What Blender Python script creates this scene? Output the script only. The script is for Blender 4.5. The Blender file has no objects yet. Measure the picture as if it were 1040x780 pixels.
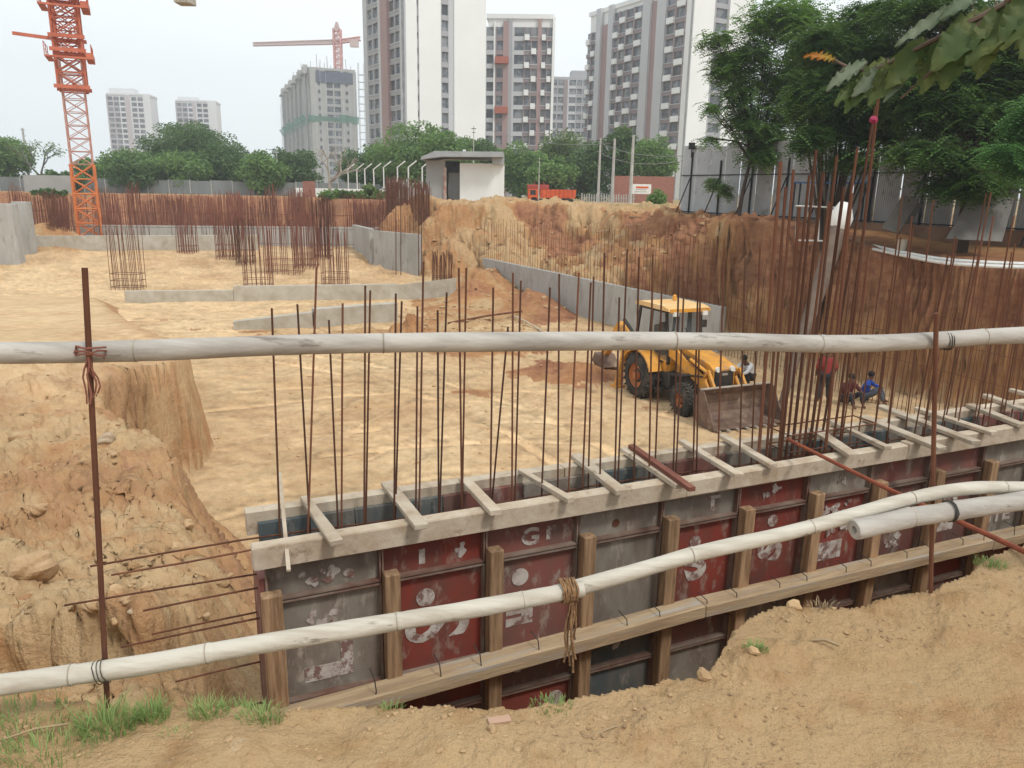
import bpy, bmesh, math, random
import numpy as np
from mathutils import Vector, Matrix
random.seed(7); rng = np.random.default_rng(7)
S = bpy.context.scene
C = S.collection
R = math.radians
# ---------------------------------------------------------------- camera
FPX = 780.0; PITCH = R(14.2); ROLL = R(1.0); EYE = 1.6
fw = Vector((0, math.cos(PITCH), -math.sin(PITCH))); r0 = Vector((1, 0, 0)); u0 = r0.cross(fw)
rt = r0*math.cos(ROLL)+u0*math.sin(ROLL); up = -r0*math.sin(ROLL)+u0*math.cos(ROLL)
cd = bpy.data.cameras.new('camera'); cam = bpy.data.objects.new('camera', cd); C.objects.link(cam)
m3 = Matrix((rt, up, -fw)).transposed(); cam.matrix_world = Matrix.Translation((0, 0, EYE)) @ m3.to_4x4()
cd.sensor_width = 36; cd.lens = 36*FPX/1040; cd.clip_start = 0.05; cd.clip_end = 9000
S.camera = cam
# ---------------------------------------------------------------- sky, sun, exposure
SUN_EL, SUN_AZ = R(54), R(138)      # azimuth clockwise from +Y
W = bpy.data.worlds.new("World"); S.world = W; W.use_nodes = True
nt = W.node_tree; nt.nodes.clear()
wo = nt.nodes.new('ShaderNodeOutputWorld'); bg = nt.nodes.new('ShaderNodeBackground')
sky = nt.nodes.new('ShaderNodeTexSky'); sky.sky_type = 'NISHITA'; sky.sun_disc = False
sky.sun_elevation = SUN_EL; sky.sun_rotation = SUN_AZ; sky.dust_density = 4; sky.air_density = 1.2
hs = nt.nodes.new('ShaderNodeHueSaturation'); hs.inputs['Saturation'].default_value = 0.45
tc = nt.nodes.new('ShaderNodeTexCoord'); mp = nt.nodes.new('ShaderNodeMapping'); mp.inputs['Scale'].default_value = (1, 1, 3.5)
nz = nt.nodes.new('ShaderNodeTexNoise'); nz.inputs['Scale'].default_value = 1.6; nz.inputs['Detail'].default_value = 4
cr = nt.nodes.new('ShaderNodeValToRGB'); cr.color_ramp.elements[0].position = .35; cr.color_ramp.elements[1].position = .7
cr.color_ramp.elements[0].color = (7.4, 8.05, 8.3, 1); cr.color_ramp.elements[1].color = (8.4, 8.8, 8.9, 1)
mx = nt.nodes.new('ShaderNodeMixRGB'); mx.inputs[0].default_value = .88
L = nt.links.new
L(sky.outputs[0], hs.inputs['Color']); L(tc.outputs['Generated'], mp.inputs[0]); L(mp.outputs[0], nz.inputs[0]); L(nz.outputs[0], cr.inputs[0])
L(hs.outputs[0], mx.inputs[1]); L(cr.outputs[0], mx.inputs[2]); L(mx.outputs[0], bg.inputs[0]); bg.inputs[1].default_value = 0.115
L(bg.outputs[0], wo.inputs[0])
sl = bpy.data.lights.new('sun', 'SUN'); sl.energy = 1.5; sl.angle = R(10); sl.color = (1, .96, .9)
so = bpy.data.objects.new('sun', sl); C.objects.link(so)
sd = Vector((math.sin(SUN_AZ)*math.cos(SUN_EL), math.cos(SUN_AZ)*math.cos(SUN_EL), math.sin(SUN_EL)))
so.rotation_euler = (-sd).to_track_quat('-Z', 'Y').to_euler(); so.location = sd*60
S.view_settings.view_transform = 'Standard'; S.view_settings.look = 'None'; S.view_settings.gamma = 1; S.view_settings.exposure = 0.38
S.view_settings.use_curve_mapping = False
S.render.engine = 'CYCLES'

# ---------------------------------------------------------------- helpers
def ray(u, v): return fw + rt*((u-520)/FPX) + up*((390-v)/FPX)
def PZ(u, v, z=0.0):
    d = ray(u, v); t = (z-EYE)/d.z; return Vector((d.x*t, d.y*t, z))
def PY(u, v, y):
    d = ray(u, v); t = y/d.y; return Vector((d.x*t, y, EYE+d.z*t))
def tag(o, label=None, cat=None, group=None, kind=None):
    if label: o['label'] = label
    if cat: o['category'] = cat
    if group: o['group'] = group
    if kind: o['kind'] = kind
    return o
def empty(name, loc=(0, 0, 0), rz=0.0, label=None, cat=None, group=None):
    o = bpy.data.objects.new(name, None); o.empty_display_size = .1; C.objects.link(o)
    o.location = loc; o.rotation_euler = (0, 0, rz); return tag(o, label, cat, group)
def copy_tree(o, parent=None):
    c = o.copy(); C.objects.link(c)
    if parent is not None: c.parent = parent
    for ch in list(o.children): copy_tree(ch, c)
    return c
class MB:
    def __init__(s): s.v = []; s.f = []
    def add(s, vs, fs):
        b = len(s.v); s.v += [tuple(p) for p in vs]; s.f += [tuple(i+b for i in q) for q in fs]
    def box(s, x0, x1, y0, y1, z0, z1, M=None, bev=0):
        if bev:
            bm = bmesh.new(); bmesh.ops.create_cube(bm, size=1)
            for v in bm.verts: v.co = Vector(((x0+x1)/2+v.co.x*(x1-x0), (y0+y1)/2+v.co.y*(y1-y0), (z0+z1)/2+v.co.z*(z1-z0)))
            bmesh.ops.bevel(bm, geom=bm.edges[:], offset=bev, segments=1, affect='EDGES')
            bm.verts.ensure_lookup_table(); bm.verts.index_update()
            vs = [v.co.copy() for v in bm.verts]; fs = [[v.index for v in f.verts] for f in bm.faces]; bm.free()
        else:
            vs = [Vector(p) for p in ((x0,y0,z0),(x1,y0,z0),(x1,y1,z0),(x0,y1,z0),(x0,y0,z1),(x1,y0,z1),(x1,y1,z1),(x0,y1,z1))]
            fs = [(0,3,2,1),(4,5,6,7),(0,1,5,4),(1,2,6,5),(2,3,7,6),(3,0,4,7)]
        if M is not None: vs = [M @ p for p in vs]
        s.add(vs, fs); return s
    def bar(s, a, b, w, h=None, bev=0):      # square-section bar from a to b
        a = Vector(a); b = Vector(b); h = h or w; d = b-a; L_ = d.length
        q = d.to_track_quat('Z', 'Y').to_matrix().to_4x4(); M = Matrix.Translation(a) @ q
        return s.box(-w/2, w/2, -h/2, h/2, 0, L_, M, bev)
    def tube(s, pts, rad, n=8, cap=True, closed=False):
        pts = [Vector(p) for p in pts]; k = len(pts)
        if not hasattr(rad, '__len__'): rad = [rad]*k
        vs = []; fs = []; ref = None
        for i, p in enumerate(pts):
            if closed: t = pts[(i+1) % k]-pts[i-1]
            else: t = (pts[min(i+1, k-1)]-pts[max(i-1, 0)])
            t.normalize()
            if ref is None:
                ref = Vector((0, 0, 1)) if abs(t.z) < .9 else Vector((1, 0, 0))
            a = ref - t*ref.dot(t); a.normalize(); b = t.cross(a); ref = a
            for j in range(n):
                an = 2*math.pi*j/n; vs.append(p + (a*math.cos(an)+b*math.sin(an))*rad[i])
        for i in range(k if closed else k-1):
            i2 = (i+1) % k
            for j in range(n):
                j2 = (j+1) % n; fs.append((i*n+j, i*n+j2, i2*n+j2, i2*n+j))
        if cap and not closed:
            fs.append(tuple(range(n))[::-1]); fs.append(tuple((k-1)*n+j for j in range(n)))
        s.add(vs, fs); return s
    def prism(s, poly, x0, x1, axis='y'):    # poly of 2D points extruded along an axis
        n = len(poly)
        def P(a, b, t): return {'y': (a, t, b), 'x': (t, a, b), 'z': (a, b, t)}[axis]
        vs = [P(a, b, x0) for a, b in poly]+[P(a, b, x1) for a, b in poly]
        fs = [tuple(range(n)), tuple(range(n, 2*n))[::-1]]+[(i, i+n, (i+1) % n+n, (i+1) % n) for i in range(n)]
        s.add(vs, fs); return s
    def lathe(s, prof, n=24, c=(0, 0, 0), axis='y'):   # prof: (t along axis, radius)
        vs = []; fs = []; k = len(prof)
        for t, r in prof:
            for j in range(n):
                a = 2*math.pi*j/n; p = {'y': (r*math.cos(a), t, r*math.sin(a)), 'z': (r*math.cos(a), r*math.sin(a), t), 'x': (t, r*math.cos(a), r*math.sin(a))}[axis]
                vs.append((p[0]+c[0], p[1]+c[1], p[2]+c[2]))
        for i in range(k-1):
            for j in range(n): fs.append((i*n+j, i*n+(j+1) % n, (i+1)*n+(j+1) % n, (i+1)*n+j))
        fs.append(tuple(range(n))[::-1]); fs.append(tuple((k-1)*n+j for j in range(n)))
        s.add(vs, fs); return s
    def quad(s, a, b, c, d): s.add([a, b, c, d], [(0, 1, 2, 3)]); return s
    def build(s, name, mat, parent=None, smooth=False, loc=None, noise=0.0):
        me = bpy.data.meshes.new(name)
        vv = s.v
        if noise: vv = [(x+random.uniform(-noise, noise), y+random.uniform(-noise, noise), z+random.uniform(-noise, noise)) for x, y, z in vv]
        me.from_pydata(vv, [], s.f); me.materials.append(mat); me.update()
        bm = bmesh.new(); bm.from_mesh(me); bmesh.ops.recalc_face_normals(bm, faces=bm.faces); bm.to_mesh(me); bm.free()
        if smooth:
            me.polygons.foreach_set('use_smooth', [True]*len(me.polygons))
            try: me.set_sharp_from_angle(angle=R(38))
            except Exception: pass
        o = bpy.data.objects.new(name, me); C.objects.link(o)
        if parent is not None: o.parent = parent
        if loc is not None: o.location = loc
        return o
def ico(center, r, sub=1, squash=(1, 1, 1), jit=.18):
    bm = bmesh.new(); bmesh.ops.create_icosphere(bm, subdivisions=sub, radius=1)
    vs = [Vector((v.co.x*squash[0], v.co.y*squash[1], v.co.z*squash[2]))*r*(1+random.uniform(-jit, jit))+Vector(center) for v in bm.verts]
    bm.verts.index_update(); fs = [[v.index for v in f.verts] for f in bm.faces]; bm.free(); return vs, fs
# --- materials
def mat(name, col, col2=None, rough=.8, scale=3.0, detail=6, lo=.35, hi=.65, bump=0.0, bscale=None, metal=0, stretch=(1, 1, 1),
        col3=None, scale3=12, lo3=.55, hi3=.62, spec=.3, rnd=0.0, transl=0.0, alpha=1.0):
    m = bpy.data.materials.new(name); m.use_nodes = True; t = m.node_tree; b = t.nodes['Principled BSDF']; out = t.nodes['Material Output']
    b.inputs['Roughness'].default_value = rough; b.inputs['Metallic'].default_value = metal
    b.inputs['Specular IOR Level'].default_value = spec
    N = t.nodes.new; K = t.links.new
    co = N('ShaderNodeTexCoord'); oi = N('ShaderNodeObjectInfo'); mpp = N('ShaderNodeMapping'); mpp.inputs['Scale'].default_value = stretch
    ad = N('ShaderNodeVectorMath'); ad.operation = 'ADD'; sc_ = N('ShaderNodeVectorMath'); sc_.operation = 'SCALE'
    cmb = N('ShaderNodeCombineXYZ'); 
    for i in range(3): K(oi.outputs['Random'], cmb.inputs[i])
    K(cmb.outputs[0], sc_.inputs[0]); sc_.inputs['Scale'].default_value = 37.0
    K(co.outputs['Object'], mpp.inputs[0]); K(mpp.outputs[0], ad.inputs[0]); K(sc_.outputs[0], ad.inputs[1])
    last = None
    if col2 is not None:
        n = N('ShaderNodeTexNoise'); n.inputs['Scale'].default_value = scale; n.inputs['Detail'].default_value = detail; n.inputs['Roughness'].default_value = .62
        r = N('ShaderNodeMapRange'); r.inputs['From Min'].default_value = lo; r.inputs['From Max'].default_value = hi
        x = N('ShaderNodeMixRGB'); x.inputs[1].default_value = (*col, 1); x.inputs[2].default_value = (*col2, 1)
        K(ad.outputs[0], n.inputs[0]); K(n.outputs[0], r.inputs[0]); K(r.outputs[0], x.inputs[0]); last = x.outputs[0]
    else:
        c = N('ShaderNodeRGB'); c.outputs[0].default_value = (*col, 1); last = c.outputs[0]
    if col3 is not None:
        n = N('ShaderNodeTexNoise'); n.inputs['Scale'].default_value = scale3; n.inputs['Detail'].default_value = 5; n.inputs['Roughness'].default_value = .7
        r = N('ShaderNodeMapRange'); r.inputs['From Min'].default_value = lo3; r.inputs['From Max'].default_value = hi3
        x = N('ShaderNodeMixRGB'); x.inputs[2].default_value = (*col3, 1)
        K(ad.outputs[0], n.inputs[0]); K(n.outputs[0], r.inputs[0]); K(r.outputs[0], x.inputs[0]); K(last, x.inputs[1]); last = x.outputs[0]
    if rnd:
        h = N('ShaderNodeHueSaturation'); r = N('ShaderNodeMapRange'); r.inputs['To Min'].default_value = 1-rnd; r.inputs['To Max'].default_value = 1+rnd
        K(oi.outputs['Random'], r.inputs[0]); K(r.outputs[0], h.inputs['Value']); K(last, h.inputs['Color']); last = h.outputs[0]
    K(last, b.inputs['Base Color'])
    if bump:
        n = N('ShaderNodeTexNoise'); n.inputs['Scale'].default_value = bscale or scale*4; n.inputs['Detail'].default_value = 6
        bp = N('ShaderNodeBump'); bp.inputs['Strength'].default_value = bump; bp.inputs['Distance'].default_value = .02
        K(ad.outputs[0], n.inputs[0]); K(n.outputs[0], bp.inputs['Height']); K(bp.outputs[0], b.inputs['Normal'])
    if transl:
        tr = N('ShaderNodeBsdfTranslucent'); ms = N('ShaderNodeMixShader'); ms.inputs[0].default_value = transl
        K(last, tr.inputs[0]); K(b.outputs[0], ms.inputs[1]); K(tr.outputs[0], ms.inputs[2]); K(ms.outputs[0], out.inputs[0])
    if alpha < 1: b.inputs['Alpha'].default_value = alpha
    return m
rust = mat('rust', (.085, .034, .020), (.16, .065, .034), rough=.85, scale=9, stretch=(1, 1, .3), rnd=.35)
rustd = mat('rust_dark', (.05, .028, .02), (.13, .05, .028), rough=.75, scale=14, rnd=.3)
rustr = mat('rust_red', (.17, .06, .04), (.25, .10, .065), rough=.85, scale=2, rnd=.2)
bamboo = mat('bamboo', (.52, .48, .405), (.37, .32, .25), rough=.55, scale=6, lo=.40, hi=.70, stretch=(.18, 5, 5), col3=(.16, .13, .10), scale3=4.5, lo3=.60, hi3=.70, bump=.15, bscale=14, spec=.4)
bamboo2 = mat('bamboo_weathered', (.45, .415, .37), (.28, .25, .22), rough=.6, scale=5, lo=.4, hi=.68, stretch=(.22, 2.6, 2.6), col3=(.12, .095, .075), scale3=4.5, lo3=.58, hi3=.68, bump=.2, bscale=16)
rope = mat('jute', (.30, .17, .08), (.15, .08, .04), rough=.95, scale=30, bump=.5, bscale=80)
wire = mat('tie_wire', (.05, .045, .04), rough=.5)
concrete = mat('concrete', (.40, .39, .36), (.31, .30, .275), rough=.9, scale=1.2, col3=(.24, .21, .17), scale3=3.5, lo3=.56, hi3=.75, bump=.1)
concrete_w = mat('concrete_pale', (.48, .45, .39), (.36, .32, .25), rough=.9, scale=1.5, bump=.08, rnd=.1)
wood = mat('wood_planed', (.38, .245, .14), (.21, .125, .068), rough=.75, scale=7, lo=.4, hi=.62, stretch=(4, 4, .35), col3=(.16, .10, .06), scale3=8, lo3=.6, hi3=.75, bump=.2, rnd=.18)
woodp = mat('wood_cement', (.50, .425, .33), (.36, .27, .185), rough=.85, scale=6, lo=.35, hi=.7, col3=(.24, .17, .11), scale3=7, lo3=.58, hi3=.72, bump=.25, rnd=.12)
white = mat('white_paint', (.78, .78, .76), (.66, .66, .64), rough=.6, scale=2)
woodw = mat('wood_wale', (.46, .345, .215), (.30, .20, .115), rough=.85, scale=6, lo=.38, hi=.64, stretch=(.35, 4, 4), col3=(.42, .38, .32), scale3=3, lo3=.52, hi3=.66, bump=.25, rnd=.15)
# ---------------------------------------------------------------- ground
def vnoise(x, y, seed=0):
    xi = np.floor(x).astype(np.int64); yi = np.floor(y).astype(np.int64); xf = x-xi; yf = y-yi
    def h(a, b):
        n = (a*374761393 + b*668265263 + seed*1442695041) & 0xffffffff
        n = ((n ^ (n >> 13))*1274126177) & 0xffffffff
        return ((n ^ (n >> 16)) & 0xffff)/65535.0
    u_ = xf*xf*(3-2*xf); v_ = yf*yf*(3-2*yf)
    return (h(xi, yi)*(1-u_)+h(xi+1, yi)*u_)*(1-v_)+(h(xi, yi+1)*(1-u_)+h(xi+1, yi+1)*u_)*v_
def fbm(x, y, oct=4, seed=0, gain=.5):
    s = 0; a = 1; t = 0
    for i in range(oct):
        s = s+a*(vnoise(x*2**i+17.3*i, y*2**i+9.1*i, seed+i)-.5); t += a; a *= gain
    return s/t*2
def sm(a, b, x):
    t = np.clip((x-a)/(b-a), 0, 1); return t*t*(3-2*t)
def sdist(x, y, poly):
    d = np.full(x.shape, 1e9); inside = np.zeros(x.shape, bool); n = len(poly)
    for i in range(n):
        ax, ay = poly[i]; bx, by = poly[(i+1) % n]
        ex, ey = bx-ax, by-ay; wx, wy = x-ax, y-ay
        t = np.clip((wx*ex+wy*ey)/(ex*ex+ey*ey), 0, 1)
        d = np.minimum(d, np.hypot(wx-ex*t, wy-ey*t))
        c = ((ay > y) != (by > y)) & (x < (bx-ax)*(y-ay)/((by-ay) if by != ay else 1e-9)+ax)
        inside ^= c
    return np.where(inside, -d, d)
POLY_A = [(-30, 1), (-2.0, 3.1), (-2.3, 4.6), (-2.75, 6.2), (-3.6, 7.8), (-4.5, 9.4), (-5.4, 10.9), (-6.4, 12.3), (-7.5, 13.5), (-8.0, 15.2), (-7.5, 16.7), (-7.9, 18.2), (-11, 22), (-15, 28), (-22, 40), (-60, 48), (-60, 1)]
POLY_R = [(90, -40), (22, -20), (18.5, 12), (15.6, 22.6), (13.7, 26), (12.6, 31), (11.8, 34.5), (10.3, 38), (8.8, 42), (8.4, 48), (5, 54), (1.5, 57.5), (-1, 56), (-5, 58.5), (-7.5, 64), (-10, 76), (-22, 88), (-60, 92), (-160, 80), (-400, 100), (-3000, 4000), (4000, 4000), (4000, -40)]
EX = [-40, -8, -3, -1.63, -1, .02, .48, .68, .81, 1.07, 1.35, 1.73, 2.38, 4, 8, 20, 60]
EY = [4.0, 2.5, 2.2, 2.12, 2.07, 2.10, 2.21, 2.28, 2.5, 2.74, 2.72, 2.9, 3.3, 4.2, 6.2, 11, 30]
P0 = Vector((-1.45, 4.03, 0)); WD = Vector((.914, .406, 0)).normalized(); WN = Vector((-WD.y, WD.x, 0))   # WN points away from camera
WROT = math.atan2(WD.y, WD.x)
RA = PY(492, 262, 50); RB = PY(735, 312, 31)      # top ends of the slanting retaining wall
def ground_z(x, y, full=False):
    x = np.asarray(x, float); y = np.asarray(y, float)
    F = -4.8+1.3*sm(46, 60, y)+.07*fbm(x*.35, y*.35, 4, 3)+.035*fbm(x*2.2, y*2.2, 4, 5)
    # wheel ruts on the floor
    rr = np.hypot(x-1.5, y-6.0); r2 = np.hypot(x+18, y-9)
    tr = np.zeros(x.shape)
    for c, ra in ((rr, 9.3), (rr, 11.0), (rr, 13.4), (rr, 15.1), (r2, 21), (r2, 22.7), (r2, 26.0), (r2, 27.7), (rr, 18.6), (rr, 20.3)):
        tr = np.maximum(tr, np.exp(-((c-ra+.25*fbm(x*.3, y*.3, 2, 77))/.22)**2))
    brk = sm(-.25, .25, fbm(x*.5, y*.5, 3, 79)); tr = tr*brk
    for (ax, ay, bx_, by_) in ((-5.6, 20.5, -2.6, 27.5), (-4.4, 19.6, -1.0, 27.0), (-3.6, 17.4, .5, 24.0), (-2.7, 16.8, 1.6, 23.6), (-1.5, 13.6, 3.4, 19.2), (-16, 33, -13, 22), (-18, 33, -15, 21), (-12, 36, -3, 24), (-11, 38, -1.5, 25)):
        ex_, ey_ = bx_-ax, by_-ay; t_ = np.clip(((x-ax)*ex_+(y-ay)*ey_)/(ex_*ex_+ey_*ey_), 0, 1); dd_ = np.hypot(x-ax-ex_*t_+.25*np.sin(t_*3), y-ay-ey_*t_)
        tr = np.maximum(tr, np.exp(-(dd_/.13)**2)*(.6+.5*fbm(x*2, y*2, 2, 81)))
    F = F-.06*tr+.05*np.abs(fbm(x*.9, y*.9, 4, 99))
    n1 = fbm(x*.7, y*.7, 5, 11); n2 = fbm(x*4, y*4, 4, 23)
    dA = sdist(x, y, POLY_A)+.32*fbm(x*.8, y*.8, 2, 11)*(1-.6*sm(12, 14, y))
    zl = np.interp(y, [0, 3.3, 6, 11, 20, 30, 44, 60], [-1.0, -1.3, -1.85, -2.15, -2.25, -3.0, -4.75, -4.9])
    zl = zl+.26*fbm(x*.9, y*.9, 5, 31)*sm(22, 8, y)+.1*fbm(x*5, y*5, 4, 37, .6)*sm(18, 8, y)+.12*np.abs(fbm(x*1.7, y*1.7, 4, 39))*sm(18, 10, y)
    # broken step in the near part of the ledge
    st = y-(4.25+.35*fbm(x*1.6, x*.3+2, 4, 53)+.2*(x+4)*.1)
    zl = zl+.42*sm(-.06, .05, st)*sm(2.2, .2, st)*sm(-1.6, -2.6, x)
    kA = np.interp(y, [3, 8, 11.5, 13.5, 17, 20, 40], [1.2, 1.6, 2.1, 6.0, 7.0, 3.0, .5])
    zA = zl-kA*np.maximum(dA, 0)
    ey = np.interp(x, EX, EY); nb = fbm(x*2.2, y*2.2, 4, 41); nc = fbm(x*9, y*9, 4, 43, .6)
    dB = (y-ey)*.93+.10*nb+.035*nc
    kB = np.interp(x, [-3, -1.7, -1.1, 0], [1.25, 1.1, 1.6, 5.0])
    lump = .05*np.maximum(nc, 0)*sm(-.5, -.15, dB)+.02*nb*sm(-2.5, -.2, dB)+.03*sm(-.32, -.08, dB)*(.6+nb)
    zB = .012*fbm(x*3, y*3, 4, 47)+.006*fbm(x*14, y*14, 3, 49)+lump*sm(-1.3, .8, x)+.05*nb*sm(-.6, -.1, dB)*sm(.5, -.6, x)-kB*np.maximum(dB, 0)
    sx = (x-P0.x)*WD.x+(y-P0.y)*WD.y; nn = (x-P0.x)*WN.x+(y-P0.y)*WN.y
    zT = np.where((nn < .0) & (nn > -4) & (sx > -1.2) & (sx < 14), -2.55+.1*n2-.2*sm(.3, -1, sx), -99)
    # right and far banks
    dR0 = sdist(x, y, POLY_R)
    steep = sm(38.5, 34, y)
    gul = np.abs(fbm(x*.55+y*.35, y*.12, 4, 63))
    dR = dR0+(1.3*fbm(x*.28, y*.28, 2, 61)+.25*fbm(x, y, 2, 62))*(1-.55*steep)
    zr = -.3+.65*sm(26, 38, y)+.15*fbm(x*.3, y*.3, 4, 67)*sm(0, -4, dR)+.3*sm(-1, -6, dR)*sm(60, 40, y)*sm(8, 12, x)
    zr = zr+.55*np.exp(-(((x+.5)/3.6)**2+((y-58.5)/2.6)**2))+1.0*np.exp(-(((x+8.5)/2.2)**2+((y-64)/3)**2))
    zr = zr*sm(150, 75, np.abs(y))
    kR = np.where(x > -2, .55, .7)*(1-steep)+4.6*steep
    dRp = np.maximum(dR, 0)
    zR = zr-kR*dRp-(1.5*gul+.5*np.abs(fbm(x*.7, y*.7, 2, 11)))*sm(0, 1.5, dR)*sm(16, 6, dR)*(1-steep)
    zR = np.where((steep > .5) & (dR > 0), zr-4.6*dRp+.5*np.sin(np.clip(dR*3, 0, 3))*fbm(x*.8, y*.8, 3, 69), zR)
    # floor in front of the retaining wall
    ex, ey2 = RB.x-RA.x, RB.y-RA.y; Lw = math.hypot(ex, ey2)
    sw = ((x-RA.x)*ex+(y-RA.y)*ey2)/Lw; nw = ((x-RA.x)*ey2-(y-RA.y)*ex)/Lw      # nw<0 behind
    front = (nw > -.12)
    zR = np.where(front & (sw > 1.0) & (sw < Lw+20) & (dR0 > 0) & (x < 10.5) & (y < 55), np.minimum(zR, -5.2+2.4*sm(6, 1, sw)*sm(4, 0, nw)), zR)
    mound = -4.9+3.4*np.exp(-(((x+36.5)/4)**2+((y-61)/3)**2))+1.6*np.exp(-(((x+1.8)/2.6)**2+((y-47)/5)**2))+1.1*np.exp(-(((x-1.2)/1.5)**2+((y-41)/2.2)**2))+(.55*np.exp(-(((x+5)/3.5)**2+((y-33)/1.6)**2))+.5*np.exp(-(((x+.5)/2.2)**2+((y-32)/1.8)**2))+.45*np.exp(-(((x+3)/1.6)**2+((y-37.5)/1.6)**2)))*(.5+1.8*np.abs(n1)+.5*np.abs(n2))+.6*np.exp(-(((x-2.2)/1.5)**2+((y-26.8)/1.3)**2))*(.5+1.6*np.abs(n1))
    z = np.maximum.reduce([F, zA, zB, zT, zR, mound+.12*n1])
    if not full: return z
    lat = np.full(x.shape, .5)
    red = np.zeros(x.shape)
    cl = (zR >= z-1e-6) & (dR > .0)
    pn = fbm(x*.45, y*.45, 4, 71)
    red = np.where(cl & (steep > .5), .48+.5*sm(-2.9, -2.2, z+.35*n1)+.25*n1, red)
    red = np.where(cl & (steep <= .5), np.clip(.22+(1.9*fbm(x*.42+y*.15, y*.2, 4, 72)+1.1*fbm(x*1.3, y*.6, 4, 73))*sm(-5, 1, x)+.75*gul*sm(-3, 3, x)+.7*sm(4, 9, x)+.8*sm(-6, -14, x), 0, 1), red)
    red = np.where((zR >= z-1e-6) & (dR <= 0), np.clip(.75*sm(-4, 0, dR)*sm(8, 11, x)+.8*sm(-6, -14, x)*sm(120, 90, y)*sm(-30, -3, dR)+.35*sm(6, 11, x)*sm(60, 45, y), 0, 1), red)
    la = (zA >= z-1e-6)
    red = np.where(la, np.clip(.20+.55*n1+.4*fbm(x*2, y*2, 4, 74)+.45*sm(.2, .8, dA)*sm(11, 14, y)+.15*sm(0, .4, dA), 0, .7), red)
    red = np.where(zB >= z-1e-6, np.clip(.0+.7*sm(.0, .15, dB), 0, 1), red)
    red = np.where((F >= z-1e-6), np.clip(.25*pn+.35*sm(8, 16, np.abs(x-9)*0+24-y)*0+.25*sm(-2, -7, x)*sm(30, 18, y)*0+.15, 0, 1), red)
    mo = (mound+.12*n1 >= z-1e-6); red = np.where(mo, np.clip(.3+.6*sm(-1, 2, x)+.8*n1, 0, 1), red)
    isF = (F >= z-1e-6)
    track = tr*isF*(.55+.45*np.sin(np.arctan2(y-6, x-1.5)*150))
    tr2 = tr*isF
    dust = np.where(isF, sm(-6, 0, x)*sm(34, 20, y)*.35+.3+.5*sm(.0, .8, fbm(x*.5, y*.5, 4, 91)), 0)
    dust = np.where(la, .25+.7*sm(11, 15, y)*sm(.2, -.5, dA), dust)
    green = np.where((zR >= z-1e-6) & (dR < -1), .6*sm(-1, -5, dR)*sm(.0, .5, fbm(x*.2, y*.2, 3, 95)+.25), 0)
    green = np.maximum(green, sm(85, 130, y)*.9*((dR < 0)))
    dust = np.where(isF, np.clip(.62+.5*fbm(x*.45, y*.45, 4, 91)+.25*sm(26, 18, y)*sm(-5, 0, x)+.4*sm(-9, -14, x)*sm(55, 45, y), 0, 1), dust)
    edge = np.zeros(x.shape); ang = np.arctan2(y-6, x-1.5)
    lug = np.sin(ang*260)
    lat = .5+.42*tr2*sm(.25, .8, tr2)*(.85+.15*lug)-.30*np.exp(-((tr2-.35)/.16)**2)*(tr2 > .05)+.42*fbm(x*1.1, y*2.0, 6, 93, .7)+.2*fbm(x*7, y*9, 3, 94)
    lat = np.where(isF, lat, .5+.22*fbm(x*3, y*3, 5, 97, .65)*(dB > .15))
    return z, red, np.clip(dust, 0, 1), np.clip(green, 0, 1), np.clip(lat, 0, 1)
def gz(x, y): return float(ground_z(np.array([x]), np.array([y]))[0])
def PG(u, v, tmin=3.0, tmax=200.0):          # where a sight line first meets the ground
    d = ray(u, v); t = np.geomspace(tmin, tmax, 1500)
    x = d.x*t; y = d.y*t; z = EYE+d.z*t; g = ground_z(x, y); k = np.argmax(z <= g)
    if not (z <= g).any(): k = len(t)-1
    return Vector((x[k], y[k], g[k]))
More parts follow.
